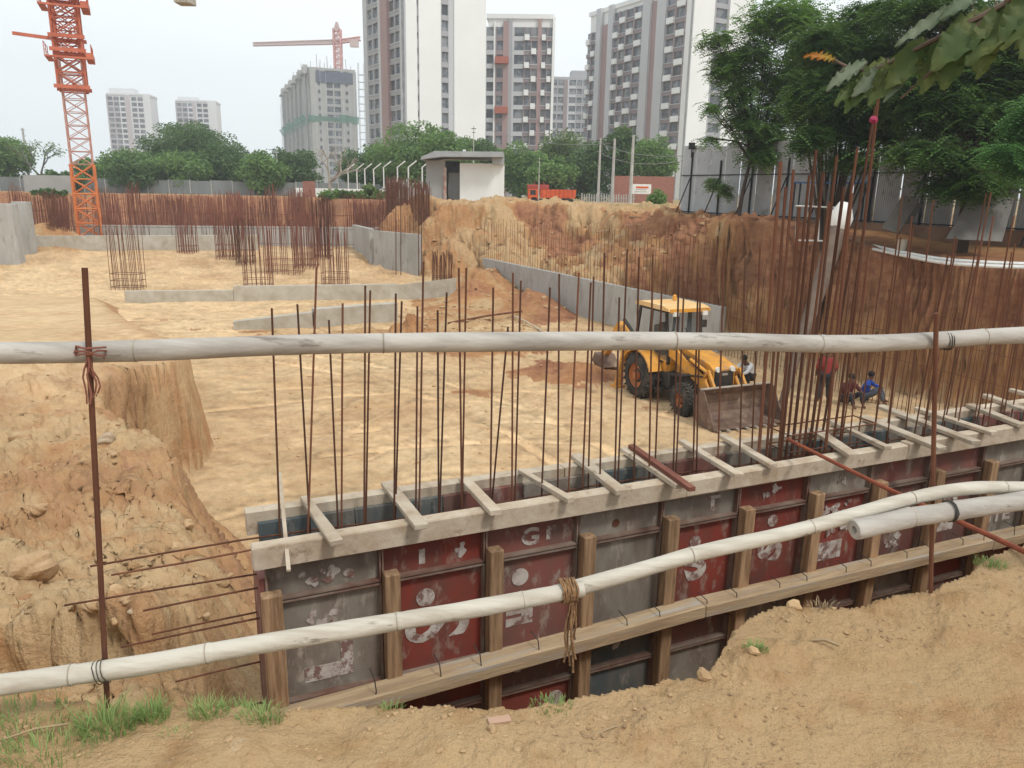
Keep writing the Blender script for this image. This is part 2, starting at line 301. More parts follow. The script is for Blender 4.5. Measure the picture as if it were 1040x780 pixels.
def make_ground():
    th = np.concatenate([np.linspace(-180, -44, 50, endpoint=False), np.linspace(-44, 44, 1060, endpoint=False), np.linspace(44, 180, 50, endpoint=False)])
    th = np.radians(th); nth = len(th)
    r = [0.35]
    while r[-1] < 4200:
        q = r[-1]; r.append(q*(1+(.02 if q < 1.6 else .0062 if q < 7 else .0072 if q < 62 else .013 if q < 130 else .05)))
    r = np.array(r); nr = len(r)
    Rr, T = np.meshgrid(r, th, indexing='ij')
    x = (Rr*np.sin(T)).ravel(); y = (Rr*np.cos(T)).ravel()
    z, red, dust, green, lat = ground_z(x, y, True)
    x = np.append(x, 0.0); y = np.append(y, 0.0); z = np.append(z, 0.0)
    red = np.append(red, 0); dust = np.append(dust, 0); green = np.append(green, 0); lat = np.append(lat, .5)
    # crumbly relief pushed along the surface normal
    n0 = nr*nth; Zg = z[:n0].reshape(nr, nth); Xg = x[:n0].reshape(nr, nth); Yg = y[:n0].reshape(nr, nth)
    def dd(A, ax): return np.gradient(A, axis=ax) if ax == 0 else (np.roll(A, -1, 1)-np.roll(A, 1, 1))*.5
    u_ = np.stack([dd(Xg, 0), dd(Yg, 0), dd(Zg, 0)], -1); v_ = np.stack([dd(Xg, 1), dd(Yg, 1), dd(Zg, 1)], -1)
    nn_ = np.cross(v_, u_); nn_ /= np.maximum(np.linalg.norm(nn_, axis=-1, keepdims=True), 1e-9); nn_ *= np.sign(nn_[..., 2:3]+1e-9)
    nn_ = nn_.reshape(-1, 3); sl_ = 1-nn_[:, 2]; x_, y_, z_ = x[:n0], y[:n0], z[:n0]; rd = np.hypot(x_, y_)
    def q3(s, o, sd_): return np.abs(fbm(x_*s+z_*s*.9, y_*s-z_*s*.8, o, sd_, .6))
    farb = sm(28, 34, y_)*sm(75, 62, y_)*sm(-14, -8, x_)*sm(14, 11.5, x_)*sm(-4.4, -3.6, z_)
    clif = sm(13, 16, rd)*sm(.25, .6, sl_)*(x_ > 8)
    led = sm(-1.7, -2.4, x_)*sm(2.9, 3.3, y_)*sm(20, 15, y_)*sm(-4.75, -4.4, z_)*(z_ < -.3)
    edge_ = (z_ < -.05)*(rd < 4.6)*(x_ > -1.9)*(z_ > -2.4)
    am = farb*(.95*q3(.55, 5, 201)+.22*q3(2.6, 4, 203)-.12)+clif*(.75*q3(.7, 4, 205)+.25*q3(2.5, 3, 206)-.15)+led*(.36*q3(.9, 4, 207)+.085*q3(5.5, 4, 209)-.08)+edge_*(.10*q3(5, 4, 211)-.02)
    d_ = nn_*am[:, None]; x[:n0] += d_[:, 0]; y[:n0] += d_[:, 1]; z[:n0] += d_[:, 2]
    crease = np.clip(1-6*q3(1.1, 4, 207), 0, 1)*led+np.clip(1-5*q3(.55, 4, 201), 0, 1)*farb*.8
    red[:n0] = np.clip(red[:n0]+.35*crease, 0, 1)
    nv = len(x); co = np.stack([x, y, z], 1).astype(np.float32)
    i, j = np.meshgrid(np.arange(nr-1), np.arange(nth), indexing='ij'); j2 = (j+1) % nth
    q = np.stack([i*nth+j, i*nth+j2, (i+1)*nth+j2, (i+1)*nth+j], -1).reshape(-1, 4)[:, ::-1]
    jj = np.arange(nth); tri = np.stack([np.full(nth, nv-1), jj, (jj+1) % nth], 1)[:, ::-1]
    nq = len(q); lv = np.concatenate([q.ravel(), tri.ravel()]).astype(np.int32)
    me = bpy.data.meshes.new('ground'); me.vertices.add(nv); me.vertices.foreach_set('co', co.ravel())
    me.loops.add(len(lv)); me.loops.foreach_set('vertex_index', lv)
    me.polygons.add(nq+nth)
    ls = np.concatenate([np.arange(nq)*4, nq*4+np.arange(nth)*3]).astype(np.int32)
    me.polygons.foreach_set('loop_start', ls); me.polygons.foreach_set('loop_total', np.concatenate([np.full(nq, 4), np.full(nth, 3)]).astype(np.int32))
    me.polygons.foreach_set('use_smooth', np.ones(nq+nth, bool))
    me.update(calc_edges=True)
    at = me.attributes.new('soil', 'FLOAT_COLOR', 'POINT')
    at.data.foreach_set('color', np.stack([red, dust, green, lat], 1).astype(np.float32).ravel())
    m = bpy.data.materials.new('soil'); m.use_nodes = True; t = m.node_tree; b = t.nodes['Principled BSDF']; N = t.nodes.new; K = t.links.new
    b.inputs['Roughness'].default_value = .95; b.inputs['Specular IOR Level'].default_value = .15
    a = N('ShaderNodeAttribute'); a.attribute_name = 'soil'; sp = N('ShaderNodeSeparateColor'); K(a.outputs['Color'], sp.inputs[0])
    g = N('ShaderNodeNewGeometry')
    def noise(scale, detail=5, rough=.6, vec=None):
        n = N('ShaderNodeTexNoise'); n.inputs['Scale'].default_value = scale; n.inputs['Detail'].default_value = detail; n.inputs['Roughness'].default_value = rough
        K(vec or g.outputs['Position'], n.inputs[0]); return n.outputs[0]
    def rng_(o, a0, a1, b0=0, b1=1):
        r_ = N('ShaderNodeMapRange'); K(o, r_.inputs[0]); r_.inputs[1].default_value = a0; r_.inputs[2].default_value = a1; r_.inputs[3].default_value = b0; r_.inputs[4].default_value = b1; return r_.outputs[0]
    def mixc(f, c1, c2, mode='MIX'):
        x_ = N('ShaderNodeMixRGB'); x_.blend_type = mode
        for k, c in ((0, f), (1, c1), (2, c2)):
            if isinstance(c, (tuple, float, int)): x_.inputs[k].default_value = c if not isinstance(c, tuple) else (*c, 1)
            else: K(c, x_.inputs[k])
        return x_.outputs[0]
    def math_(op, a_, b_):
        q_ = N('ShaderNodeMath'); q_.operation = op
        for k, c in ((0, a_), (1, b_)):
            if isinstance(c, (float, int)): q_.inputs[k].default_value = c
            else: K(c, q_.inputs[k])
        return q_.outputs[0]
    sand = mixc(rng_(noise(.7), .38, .64), (.45, .30, .155), (.52, .36, .20))
    sand = mixc(rng_(noise(4.5, 6, .7), .5, .7), sand, (.37, .225, .105))
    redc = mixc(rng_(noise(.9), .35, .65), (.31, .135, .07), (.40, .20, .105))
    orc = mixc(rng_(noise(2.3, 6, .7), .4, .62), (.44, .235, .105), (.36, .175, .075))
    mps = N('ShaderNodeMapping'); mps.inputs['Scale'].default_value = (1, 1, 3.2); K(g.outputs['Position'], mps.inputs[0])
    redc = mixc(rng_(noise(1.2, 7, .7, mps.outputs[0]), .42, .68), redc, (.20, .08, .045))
    rf = math_('ADD', sp.outputs[0], rng_(noise(2.2, 6, .7), .3, .7, -.22, .22))
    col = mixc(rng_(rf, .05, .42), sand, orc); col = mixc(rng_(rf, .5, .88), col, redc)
    col = mixc(math_('MULTIPLY', sp.outputs[1], rng_(noise(3, 5), .3, .6, .35, .85)), col, (.74, .54, .32))
    col = mixc(math_('MULTIPLY', sp.outputs[2], rng_(noise(1.5, 5), .4, .6)), col, (.10, .14, .05))
    spk = rng_(noise(38, 3, .7), .62, .74); col = mixc(math_('MULTIPLY', spk, .5), col, (.22, .13, .075))
    pt = rng_(noise(.35, 6, .7), .46, .66); col = mixc(math_('MULTIPLY', pt, .38), col, (.34, .19, .09))
    spk2 = rng_(noise(11, 5, .75), .60, .74); col = mixc(math_('MULTIPLY', spk2, .5), col, (.58, .46, .32))
    lv_ = rng_(a.outputs['Alpha'], 0, 1, .56, 1.40); vm = N('ShaderNodeVectorMath'); vm.operation = 'SCALE'; K(col, vm.inputs[0]); K(lv_, vm.inputs['Scale']); col = vm.outputs[0]
    K(col, b.inputs['Base Color'])
    h = math_('ADD', math_('MULTIPLY', noise(3.0, 8, .68), 1.0), math_('MULTIPLY', noise(28, 5, .7), .25))
    bp = N('ShaderNodeBump'); bp.inputs['Strength'].default_value = .9; bp.inputs['Distance'].default_value = .11; K(h, bp.inputs['Height']); K(bp.outputs[0], b.inputs['Normal'])
    me.materials.append(m)
    o = bpy.data.objects.new('ground', me); C.objects.link(o); o['kind'] = 'structure'; return o
ground = make_ground()
ORD = ['first', 'second', 'third', 'fourth', 'fifth', 'sixth', 'seventh', 'eighth', 'ninth', 'tenth', 'eleventh', 'twelfth', 'thirteenth', 'fourteenth', 'fifteenth', 'sixteenth', 'seventeenth', 'eighteenth', 'nineteenth', 'twentieth', 'twenty-first', 'twenty-second', 'twenty-third', 'twenty-fourth']
# ---------------------------------------------------------------- formwork of the near wall
ZB = 3.0
def wl(s, n, z): return Vector((s, n, z+ZB))
def W2(s, n, z): return P0 + WD*s + WN*n + Vector((0, 0, z))
PITCHS = .684
form = empty('formwork', (P0.x, P0.y, -ZB), WROT, 'long front formwork of red and grey steel panels with timber studs beside the trench', 'formwork')
LENW = 12.5
def pm(name, base, alt, scr, sc=3.0):
    return mat(name, base, alt, rough=.62, scale=sc, lo=.4, hi=.62, col3=scr, scale3=5.5, lo3=.55, hi3=.68, bump=.15, spec=.35, rnd=.15, stretch=(1.6, 1, .7))
p_red = pm('panel_red', (.24, .048, .034), (.155, .058, .044), (.30, .21, .17))
p_maroon = pm('panel_maroon', (.20, .075, .06), (.14, .085, .07), (.30, .25, .21))
p_grey = pm('panel_grey', (.235, .21, .175), (.165, .13, .105), (.34, .30, .25))
p_dark = pm('panel_blue_grey', (.08, .10, .105), (.14, .13, .115), (.22, .20, .18))
rim_m = mat('panel_rim', (.24, .19, .15), (.15, .075, .055), rough=.7, scale=4, rnd=.1)
paint = mat('old_white_paint', (.52, .48, .44), (.33, .26, .23), rough=.8, scale=9, lo=.42, hi=.66, col3=(.20, .12, .10), scale3=13, lo3=.49, hi3=.58)
def panel(s0, s1, z0, z1, m, rail=True):
    b = MB(); b.box(s0+.008, s1-.008, -.004, .03, z0+.008+ZB, z1-.008+ZB)
    p = b.build('steel_panel', m, form)
    r = MB(); e = .022
    r.box(s0+.004, s1-.004, -.05, -.004, z0+.003+ZB, z0+.003+e*.5+ZB); r.box(s0+.004, s1-.004, -.05, -.004, z1-.003-e*.5+ZB, z1-.003+ZB)
    r.box(s0+.003, s0+.003+e*.5, -.048, -.005, z0+.016+ZB, z1-.016+ZB); r.box(s1-.003-e*.5, s1-.003, -.048, -.005, z0+.016+ZB, z1-.016+ZB)
    r.build('rim', rim_m, p)
    return p
_fc = {}
def glyph(ch, w, h, rot=0, bold=.02):
    cu = bpy.data.curves.new('t', 'FONT'); cu.body = ch; cu.size = 1; cu.offset = bold; cu.extrude = .004; cu.resolution_u = 4
    o = bpy.data.objects.new('t', cu); C.objects.link(o); dg = bpy.context.evaluated_depsgraph_get(); dg.update()
    me = bpy.data.meshes.new_from_object(o.evaluated_get(dg)); bpy.data.objects.remove(o); bpy.data.curves.remove(cu)
    n = len(me.vertices); a = np.zeros(n*3); me.vertices.foreach_get('co', a); a = a.reshape(-1, 3)
    c, s_ = math.cos(rot), math.sin(rot); a[:, :2] = np.stack([a[:, 0]*c-a[:, 1]*s_, a[:, 0]*s_+a[:, 1]*c], 1)
    lo = a[:, :2].min(0); hi = a[:, :2].max(0); a[:, :2] = (a[:, :2]-(lo+hi)/2)/(hi-lo)*np.array([w, h])
    fs = [tuple(p.vertices) for p in me.polygons]; bpy.data.meshes.remove(me); return a, fs
def letter(p, ch, s, z, w, h, rot=0, bold=.03, n=-.007, name='painted_letter', m=None):
    a, fs = glyph(ch, w, h, rot, bold)
    b = MB(); b.add([(s+x, n-.5*zz, z+y+ZB) for x, y, zz in a], fs)
    return b.build(name, m or paint, p)
def dot(p, s, z, r):
    b = MB(); b.lathe([(-.0095, r), (-.005, r)], 20, (s, 0, z+ZB)); return b.build('painted_dot', paint, p)
def blotch(p, s, z, w, h, n=9):
    b = MB()
    for i in range(n):
        cx = s+random.uniform(-w, w)/2; cz = z+random.uniform(-h, h)/2; k = random.randint(6, 10); ra = random.uniform(.012, .035)
        pts = [(cx+ra*random.uniform(.5, 1.4)*math.cos(2*math.pi*j/k), cz+ZB+ra*random.uniform(.5, 1.5)*math.sin(2*math.pi*j/k)) for j in range(k)]
        b.prism(pts, -.0085-i*.0003, -.005)
    b.build('paint_smear', paint, p)
row1 = 'GRMGGRGMMGGMGMGRGM'; row2 = 'GRMGRRRMMGMGRMGRMG'; row3 = 'MRMDMGMGRMGMRGMGMM'; row4 = 'GMRDGMRGMGRMGRMGRM'
MM = {'G': p_grey, 'R': p_red, 'M': p_maroon, 'D': p_dark}
nb = 18
def studs(k): return .06+PITCHS*k if k < 40 else 0
for k in range(nb):
    a = .03+PITCHS*k; b_ = a+PITCHS
    q1 = panel(a, b_, -.75, -.50, MM[row1[k]]); q2 = panel(a, b_, -1.45, -.755, MM[row2[k]])
    q3 = panel(a, b_, -1.775, -1.455, MM[row3[k]]); q4 = panel(a, b_, -2.45, -1.78, MM[row4[k]])
    mid = a+PITCHS*.54
    if k == 0: blotch(q1, mid-.02, -.66, .34, .08, 14); blotch(q2, mid-.05, -.95, .14, .1, 7); letter(q2, 'L', mid-.02, -1.24, .3, .24, R(90), .06)
    if k == 1: letter(q1, 'I', mid-.1, -.65, .04, .1); blotch(q1, mid+.16, -.63, .08, .08, 6); dot(q2, mid-.08, -.94, .062); letter(q2, 'S', mid, -1.16, .44, .2, R(90), .015)
    if k == 2: letter(q1, 'G', mid-.03, -.645, .13, .13); letter(q1, 'r', mid+.13, -.64, .08, .1); dot(q2, mid-.1, -.93, .062); letter(q2, 'F', mid-.1, -1.17, .2, .24, R(180), .05)
    if k == 3: 
        bb = MB(); bb.lathe([(-.0095, .03), (-.005, .03)], 14, (mid-.05, 0, -.66+ZB)); bb.build('painted_dot', rust, q1); blotch(q3, mid, -1.6, .2, .1, 4)
    if k == 2: dot(q3, mid-.1, -1.6, .06); dot(q4, mid+.2, -1.95, .06)
    if k == 4: letter(q1, 'T', mid+.1, -.64, .14, .12); dot(q2, mid-.03, -.93, .05); letter(q2, 'S', mid-.03, -1.1, .24, .3, R(20), .05)
    if k == 5: blotch(q1, mid, -.64, .2, .06, 5); dot(q2, mid+.02, -.88, .05); letter(q2, 'S', mid+.02, -1.13, .25, .22, R(75), .05)
    if k == 6: blotch(q1, mid, -.64, .12, .08, 5); blotch(q2, mid-.02, -.98, .36, .3, 46); letter(q2, 'I', mid-.02, -1.25, .26, .16, R(90), .05)
    if k == 7: dot(q2, mid, -1.05, .06); blotch(q2, mid, -1.3, .2, .1, 6)
    if k == 8: blotch(q2, mid, -1.0, .2, .1, 8); letter(q2, 'I', mid, -1.25, .2, .12, R(90), .04)
    if k == 9: letter(q2, 'SITE', mid, -1.28, .42, .13)
    # stud
    if k >= 0:
        sx = .06+PITCHS*k+(.02 if k else 0)
        b = MB(); zt = -.665+random.uniform(-.02, .03) if k else -.67; zt2 = -1.452
        b.box(sx-.05 if k else -.0, sx+.045 if k else .115, -.135, -.052, -2.6+ZB, zt+ZB, None, .005)
        b.build('stud', wood, form)
# doubled waling timber, in lengths
s0 = -.25; i = 0
for s1 in (3.05, 6.2, 9.2, 12.3):
    b = MB(); dz = .0 if i != 1 else .012
    b.bar((s0, -.19, -1.375+dz+ZB-(.085 if i == 0 else 0)-(.03 if i == 2 else 0)), (s1-.004, -.19, -1.375+dz+ZB-(.03 if i > 0 else -.015)-(.05 if i > 1 else 0)), .15, .095, .006)
    b.build('wale', woodw, form, noise=.002); s0 = s1; i += 1
for k in range(nb*2-3):
    b = MB()
    s = .6+k*PITCHS/2+.07*(k % 2); n0 = -.238
    b.tube([(s, n0+.1, -1.27+ZB), (s+.006, n0, -1.285+ZB), (s+.014, n0-.004, -1.37+ZB), (s-.01, n0-.003, -1.47+ZB), (s-.012, n0+.09, -1.49+ZB)], .004, 5)
    b.build('tie_wire', wire, form)
# top beams
s0 = -.03; i = 0
for s1 in (2.9, 5.1, 7.2, 9.9, 12.5):
    b = MB(); b.box(s0, s1-.003, -.13+(.006 if i % 2 else 0), -.03, -.50+ZB, (-.36 if i % 2 == 0 else -.372)+ZB, None, .008)
    b.build('top_beam', woodp, form, noise=.003); s0 = s1; i += 1
# back form
bk = empty('formwork', (P0.x, P0.y, -ZB), WROT, 'far face of the formwork, dark steel panels topped by a pale timber beam', 'formwork')
k = 0; s = .05
while s < LENW:
    b = MB(); b.box(s, s+.595, .36, .40, -2.6+ZB, -.43+ZB); b.box(s+.002, s+.012, .35, .36, -1.5+ZB, -.5+ZB); b.build('steel_panel', [p_grey, p_dark, p_maroon][k % 3] if k % 4 else p_dark, bk); s += .6; k += 1
s0 = -.02
for s1 in (2.2, 4.4, 6.7, 9.0, 12.5):
    b = MB(); b.box(s0, s1-.003, .402, .50, -.52+ZB, -.362+ZB, None, .006); b.build('top_beam', woodp, bk, noise=.003); s0 = s1
b = MB(); b.box(-.0, .05, -.03, .4, -2.6+ZB, -.6+ZB); b.build('end_panel', p_maroon, bk)
# fresh concrete / blinding inside
b = MB(); b.box(.052, 12.4, .032, .348, -2.6+ZB, -1.35+ZB); o = b.build('poured_concrete', concrete, None); o.location = (P0.x, P0.y, -ZB); o.rotation_euler = (0, 0, WROT)
tag(o, 'hardened concrete core low between the two formwork faces', 'concrete wall')
# ---- spacer planks lying across both beams: (near end px, far end px)
SP = [((342, 551), (309, 506)), ((428, 535), (393, 490)), ((504, 521), (471, 487)), ((580, 508), (528, 477)), ((632, 500), (584, 462)), ((692, 494), (635, 456)), ((751, 483), (692, 447)), ((786, 473), (733, 443)), ((868, 464), (826, 436)), ((902, 455), (838, 426)), ((957, 456), (876, 424)), ((992, 450), (893, 413)), ((1010, 440), (930, 415)), ((1038, 432), (985, 411)), ((1062, 424), (1000, 401)), ((1095, 414), (1026, 396))]
SPS = []
WS = ['short pale', 'wider pale', 'thin splintered', 'long leaning', 'straight grey', 'rough split', 'pale', 'narrow', 'pale', 'chalky', 'long white', 'longest white', 'short white', 'bleached', 'far pale', 'farthest pale']
for i, (a, b2) in enumerate(SP):
    A = PZ(*a, -.335); B = PZ(*b2, -.335); d = B-A; d.z = 0; Lp = min(max(d.length, .6), 1.1); d.normalize()
    w = .075+.02*((i*7) % 3)/2 - (.02 if i in (2, 3, 7) else 0); t = .035
    m_ = MB(); m_.box(-w/2, w/2, 0, Lp, -t/2, t/2, None, .004)
    for j, v in enumerate(m_.v): m_.v[j] = (v[0]*(1-.25*(v[1] > Lp*.5)*((i % 3) == 0)), v[1], v[2])
    o = m_.build('spacer_plank', woodp, noise=.002); o.location = (A.x, A.y, -.338+.002*(i % 3)); o.rotation_euler = (R(random.uniform(-.5, .5)), R(random.uniform(-3, 3)), math.atan2(d.y, d.x)-math.pi/2)
    tag(o, f'{WS[i]} plank across the formwork top, {ORD[i]} spacer plank from the left', 'plank', 'spacer planks across the formwork')
    SPS.append(((A+d*.3)-P0).dot(WD))
o = MB().bar(PZ(641, 453, -.30), PZ(703, 497, -.30), .05, .03).build('steel_channel', rustr)
tag(o, 'rusty red steel channel lying beside the sixth spacer plank', 'steel channel')
o = MB().bar(PZ(285, 497, -.40)+Vector((0, 0, .12)), PZ(293, 576, -.40)+Vector((0, 0, -.02)), .022, .012).build('batten', woodp)
tag(o, 'thin grey batten leaning over the left end of the formwork', 'batten')
# ---- vertical bars
def rod_mesh(name, m, n=6):
    b = MB(); b.tube([(0, 0, 0), (0, 0, 1)], 1, n); o = b.build(name, m); me = o.data; bpy.data.objects.remove(o); return me
rod_a = rod_mesh('rebar', rust); rod_b = rod_mesh('rebar', rustd)
def rod(a, b, r, me=None, label=None, group=None, name='rebar'):
    a = Vector(a); b = Vector(b); d = b-a
    o = bpy.data.objects.new(name, me or rod_a); C.objects.link(o); o.location = a; o.rotation_mode = 'QUATERNION'; o.rotation_quaternion = d.to_track_quat('Z', 'Y'); o.scale = (r, r, d.length)
    return tag(o, label, 'rebar', group)
def onplane(u, v, off):
    d = ray(u, v); q = P0+WN*off; o = Vector((0, 0, EYE)); t = (q-o).dot(WN)/d.dot(WN); return o+d*t
BARS = [(276,313,283,0),(302,309,313,1),(321.5,271,314,0),(334,325,342,1),(348,308,347,0),(376,295,372,1),(371,290,370,0),(408,306,402,1),(402,298,400.5,0),(424,311,422.5,1),(430,266,426,0),(444.5,315,445.5,0),(453.7,297,447,1),(466,272,469,0),(473.6,272,469.5,1),
 (501,292,498,0),(516,332,500,1),(521,277,520,0),(529,285,523,1),(558.6,292,550,0),(568,278,566.5,1),(588,277,577,0),(600,287,591,0),(603,281,597,1),(614,257,609,0),(629,302,624,0),(637,253,627,1),(649,261,644,0),(663,258,659.5,0),(672,297,665.5,1),(689.5,280,684,0),(695,285,687,1),(709,288,704,0),(711.5,282,707.5,1),(735,268,729,0),
 (757,262,751,0),(772,250,763,1)]
def gap_label(s):
    k = sum(1 for q in sorted(SPS) if q < s)
    if k == 0: return 'thin rusty upright bar left of the first spacer plank of the formwork'
    if k >= len(SPS): return 'thin rusty upright bar right of the last spacer plank of the formwork'
    return f'thin rusty upright bar rising between the {ORD[k-1]} and {ORD[k]} spacer planks'
def wallbar(ut, vt, ub, row, me=None, r=.0064):
    off = (.10, .27)[row]
    T = onplane(ut, vt, off); Bq = onplane(ub, 505 if ub < 640 else 470, off); zb = -1.2
    d = (T-Bq); base = Bq+d*((zb-Bq.z)/d.z)
    s = (Bq-P0).dot(WD)
    return rod(base, T, r, me or (rod_b if random.random() < .6 else rod_a), gap_label(s), gap_label(s).replace('thin rusty upright bar', 'bars'))
for b_ in BARS: wallbar(*b_)
s = 4.75
while s < 11.6:
    for row in (0, 1):
        off = (.10, .27)[row]; h = random.uniform(1.45, 2.1); x = s+random.uniform(-.05, .05)
        a = W2(x, off, -1.2); b2 = W2(x+random.uniform(-.13, .13), off+random.uniform(-.05, .05), -.45+h)
        rod(a, b2, .0064, rod_a, gap_label(x), gap_label(x).replace('thin rusty upright bar', 'bars'))
    s += .205
# tall column cage bars
CL = [(793,164,771,455),(798,190,779,455),(806,172,783,448),(812,210,792,450),(822,178,795,446),(829,152,800,446),(836,175,806,444),(842,205,812,446),(850,158,818,442),(857,190,824,440),(871,150,829,438),(889,108,836,436),(865,196,840,440),(878,230,848,436)]
for i, (ut, vt, ub, vb) in enumerate(CL):
    off = .06+.24*((i*5) % 4)/3
    T = onplane(ut, vt, off); Bq = onplane(ub, vb, off); d = T-Bq; base = Bq+d*((-1.2-Bq.z)/d.z)
    rod(base, T, .0105 if i % 3 else .013, rod_a, 'thick tall rusty bar in the leaning column bundle above the formwork', 'tall bars of the column bundle', name='column_bar')
Z0 = [PZ(u, 440, -.42) for u in (770, 845)]
for i, z in enumerate((-.5, -.36, -.22)):
    c = W2(4.45, .18, z); w, h = .46, .12
    pts = [c+WD*a+WN*b3 for a, b3 in ((-w, -h), (w, -h), (w, h), (-w, h))]
    o = MB().tube(pts, .006, 5, closed=True).build('stirrup', rust); tag(o, ['lowest', 'middle', 'upper'][i]+' rusty stirrup hoop around the foot of the column bundle', 'stirrup', 'stirrups of the column bundle')
# horizontal bars along the wall and stubs out of its left end
for i, (n, z) in enumerate(((.08, -.46), (.29, -.5), (.09, -.62))):
    pts = [W2(s, n+.01*math.sin(s*3+i), z+.012*math.sin(s*2.1+i*2)) for s in np.linspace(-.75-.12*i, 12.2, 34)]
    o = MB().tube(pts, .0065, 6).build('horizontal_rebar', rust); tag(o, ['long rusty bar running along the inner front edge of the formwork top', 'long rusty bar running along the inner back edge of the formwork top', 'long rusty bar running under the others inside the formwork'][i], 'rebar')
for i, (z, n, L_) in enumerate(((-.72, .1, .62), (-.92, .1, .75), (-1.13, .12, .7), (-1.5, .1, .85), (-.98, .28, .6), (-1.33, .28, .5))):
    pts = [W2(.3, n, z), W2(-.02, n, z), W2(-.5*L_, n+.015, z-.012), W2(-L_, n+.03, z-.03)]
    o = MB().tube(pts, .007, 6).build('starter_bar', rust); tag(o, f'rusty bar sticking out sideways from the left formwork end, {ORD[i]} one built in', 'rebar')
    o['label'] = ['uppermost rusty bar poking sideways out of the left formwork end over the slope', 'second highest rusty bar poking sideways out of the left formwork end', 'middle rusty bar poking sideways out of the left formwork end', 'lowest rusty bar poking out of the left formwork end just above the grass', 'rusty bar poking from the back row of the left formwork end, upper one', 'rusty bar poking from the back row of the left formwork end, lower one'][i]
# red rod
A = W2(4.35, .12, -.40); B = PZ(1062, 570, .05)
A = onplane(800, 446, .1)
o = MB().tube([A, A.lerp(B, .5)+Vector((0, 0, -.015)), B], .014, 8).build('steel_rod', mat('red_oxide', (.30, .075, .03), (.20, .05, .025), rough=.7, scale=8), smooth=True)
tag(o, 'long thick orange-brown rod leaning from the formwork down to the near bank', 'steel rod')
# ---------------------------------------------------------------- railing
RP0 = Vector((-1.27, 2.1, 0)); RPD = Vector((3.0, .73, 0)).normalized(); RPN = Vector((RPD.y, -RPD.x, 0))
def railpt(u, v, off=.04):
    d = ray(u, v); q = RP0+RPN*off; o = Vector((0, 0, EYE)); t = (q-o).dot(RPN)/d.dot(RPN); return o+d*t
def interp(pts, n):
    xs = np.linspace(0, 1, len(pts)); t = np.linspace(0, 1, n); a = np.array([list(p) for p in pts])
    # catmull-ish smooth through numpy
    out = []
    for tt in t:
        k = min(int(tt*(len(pts)-1)), len(pts)-2); f = tt*(len(pts)-1)-k
        p0, p1, p2, p3 = a[max(k-1, 0)], a[k], a[k+1], a[min(k+2, len(pts)-1)]
        out.append(.5*((2*p1)+(-p0+p2)*f+(2*p0-5*p1+4*p2-p3)*f*f+(-p0+3*p1-3*p2+p3)*f**3))
    return [Vector(p) for p in out]
node_m = mat('bamboo_node', (.22, .18, .14), (.40, .34, .27), rough=.8, scale=12)
def bamboo_pole(px, ra, rb, nodes, m, label, off=.04, hollow=False, n=320, ext=(0, 0)):
    K_ = [railpt(u, v, off) for u, v in px]
    if ext[0]: K_ = [K_[0]-RPD*ext[0]+Vector((0, 0, .02))]+K_
    if ext[1]: K_ = K_+[K_[-1]+RPD*ext[1]]
    pts = interp(K_, n)
    L_ = sum((pts[i+1]-pts[i]).length for i in range(n-1)); rad = []
    hsh = ra*997
    for q in nodes:
        k = int(q*(n-1)); off_ = Vector((0, 0, .0045*math.sin(q*50+hsh)))
        for i in range(n): pts[i] = pts[i]+off_*max(0, 1-abs(i-k)/(n*.09))
    for i in range(n):
        f = i/(n-1); r = ra+(rb-ra)*f; r *= 1+.02*math.sin(f*31)+.012*math.sin(f*77)
        for q in nodes: r *= 1+.055*math.exp(-((f-q)*L_/.007)**2)-.03*math.exp(-((f-q)*L_/.02-1)**2)
        rad.append(r)
    b = MB()
    b.tube(pts, rad, 20, cap=not hollow)
    if hollow:
        c0 = pts[0]; t0 = (pts[1]-pts[0]).normalized(); k0 = len(b.v); ring = [Vector(p) for p in b.v[:20]]
        r1 = [c0+(p-c0)*.93-t0*.003 for p in ring]; r2 = [c0+(p-c0)*.40-t0*.002 for p in ring]; r3 = [p+t0*.12 for p in r2]
        b.v += [tuple(p) for p in r1+r2+r3]
        for A0, B0 in ((0, k0), (k0, k0+20), (k0+20, k0+40)):
            for j in range(20): b.f.append((A0+j, A0+(j+1) % 20, B0+(j+1) % 20, B0+j))
        b.f.append(tuple(range(k0+40, k0+60)))
    o = tag(b.build('bamboo_pole', m, smooth=True), label, 'bamboo pole')
    for q in nodes:
        k = int(q*(len(pts)-1)); t0 = (pts[min(k+1, len(pts)-1)]-pts[k]).normalized(); r_ = ra+(rb-ra)*q
        MB().tube([pts[k]-t0*.0022, pts[k]+t0*.0008], r_*1.06, 20).build('node_ring', node_m, o, smooth=True)
    return o
bamboo_pole([(-330, 350), (-40, 358), (130, 356), (300, 350), (450, 347.5), (600, 347), (740, 348), (850, 350), (950, 346), (1040, 341), (1200, 333)], .031, .032, [.08, .255, .385, .55, .655, .80, .93], bamboo2, 'upper bamboo rail of the railing, grey and nearly level across the view', off=-.045, ext=(1.3, 1.5))
bamboo_pole([(-260, 728), (0, 696), (130, 678), (260, 655), (400, 632), (500, 615), (592, 598)], .0335, .029, [.13, .36, .52, .72, .9], bamboo, 'lower left bamboo rail, thick and cream coloured, ending at the jute lashing', ext=(1.2, 0))
bamboo_pole([(560, 604), (640, 582), (720, 560), (800, 541), (870, 522), (930, 505), (985, 496), (1040, 495), (1180, 500)], .029, .024, [.2, .37, .55, .75], bamboo, 'middle bamboo rail running right from the jute lashing', off=.02, ext=(0, 1.2))
bamboo_pole([(868, 538), (905, 530), (960, 520), (1040, 508), (1200, 482)], .038, .036, [.28, .62], bamboo2, 'short thick bamboo rail with its hollow cut end showing', off=.075, hollow=True, ext=(0, 1.2))
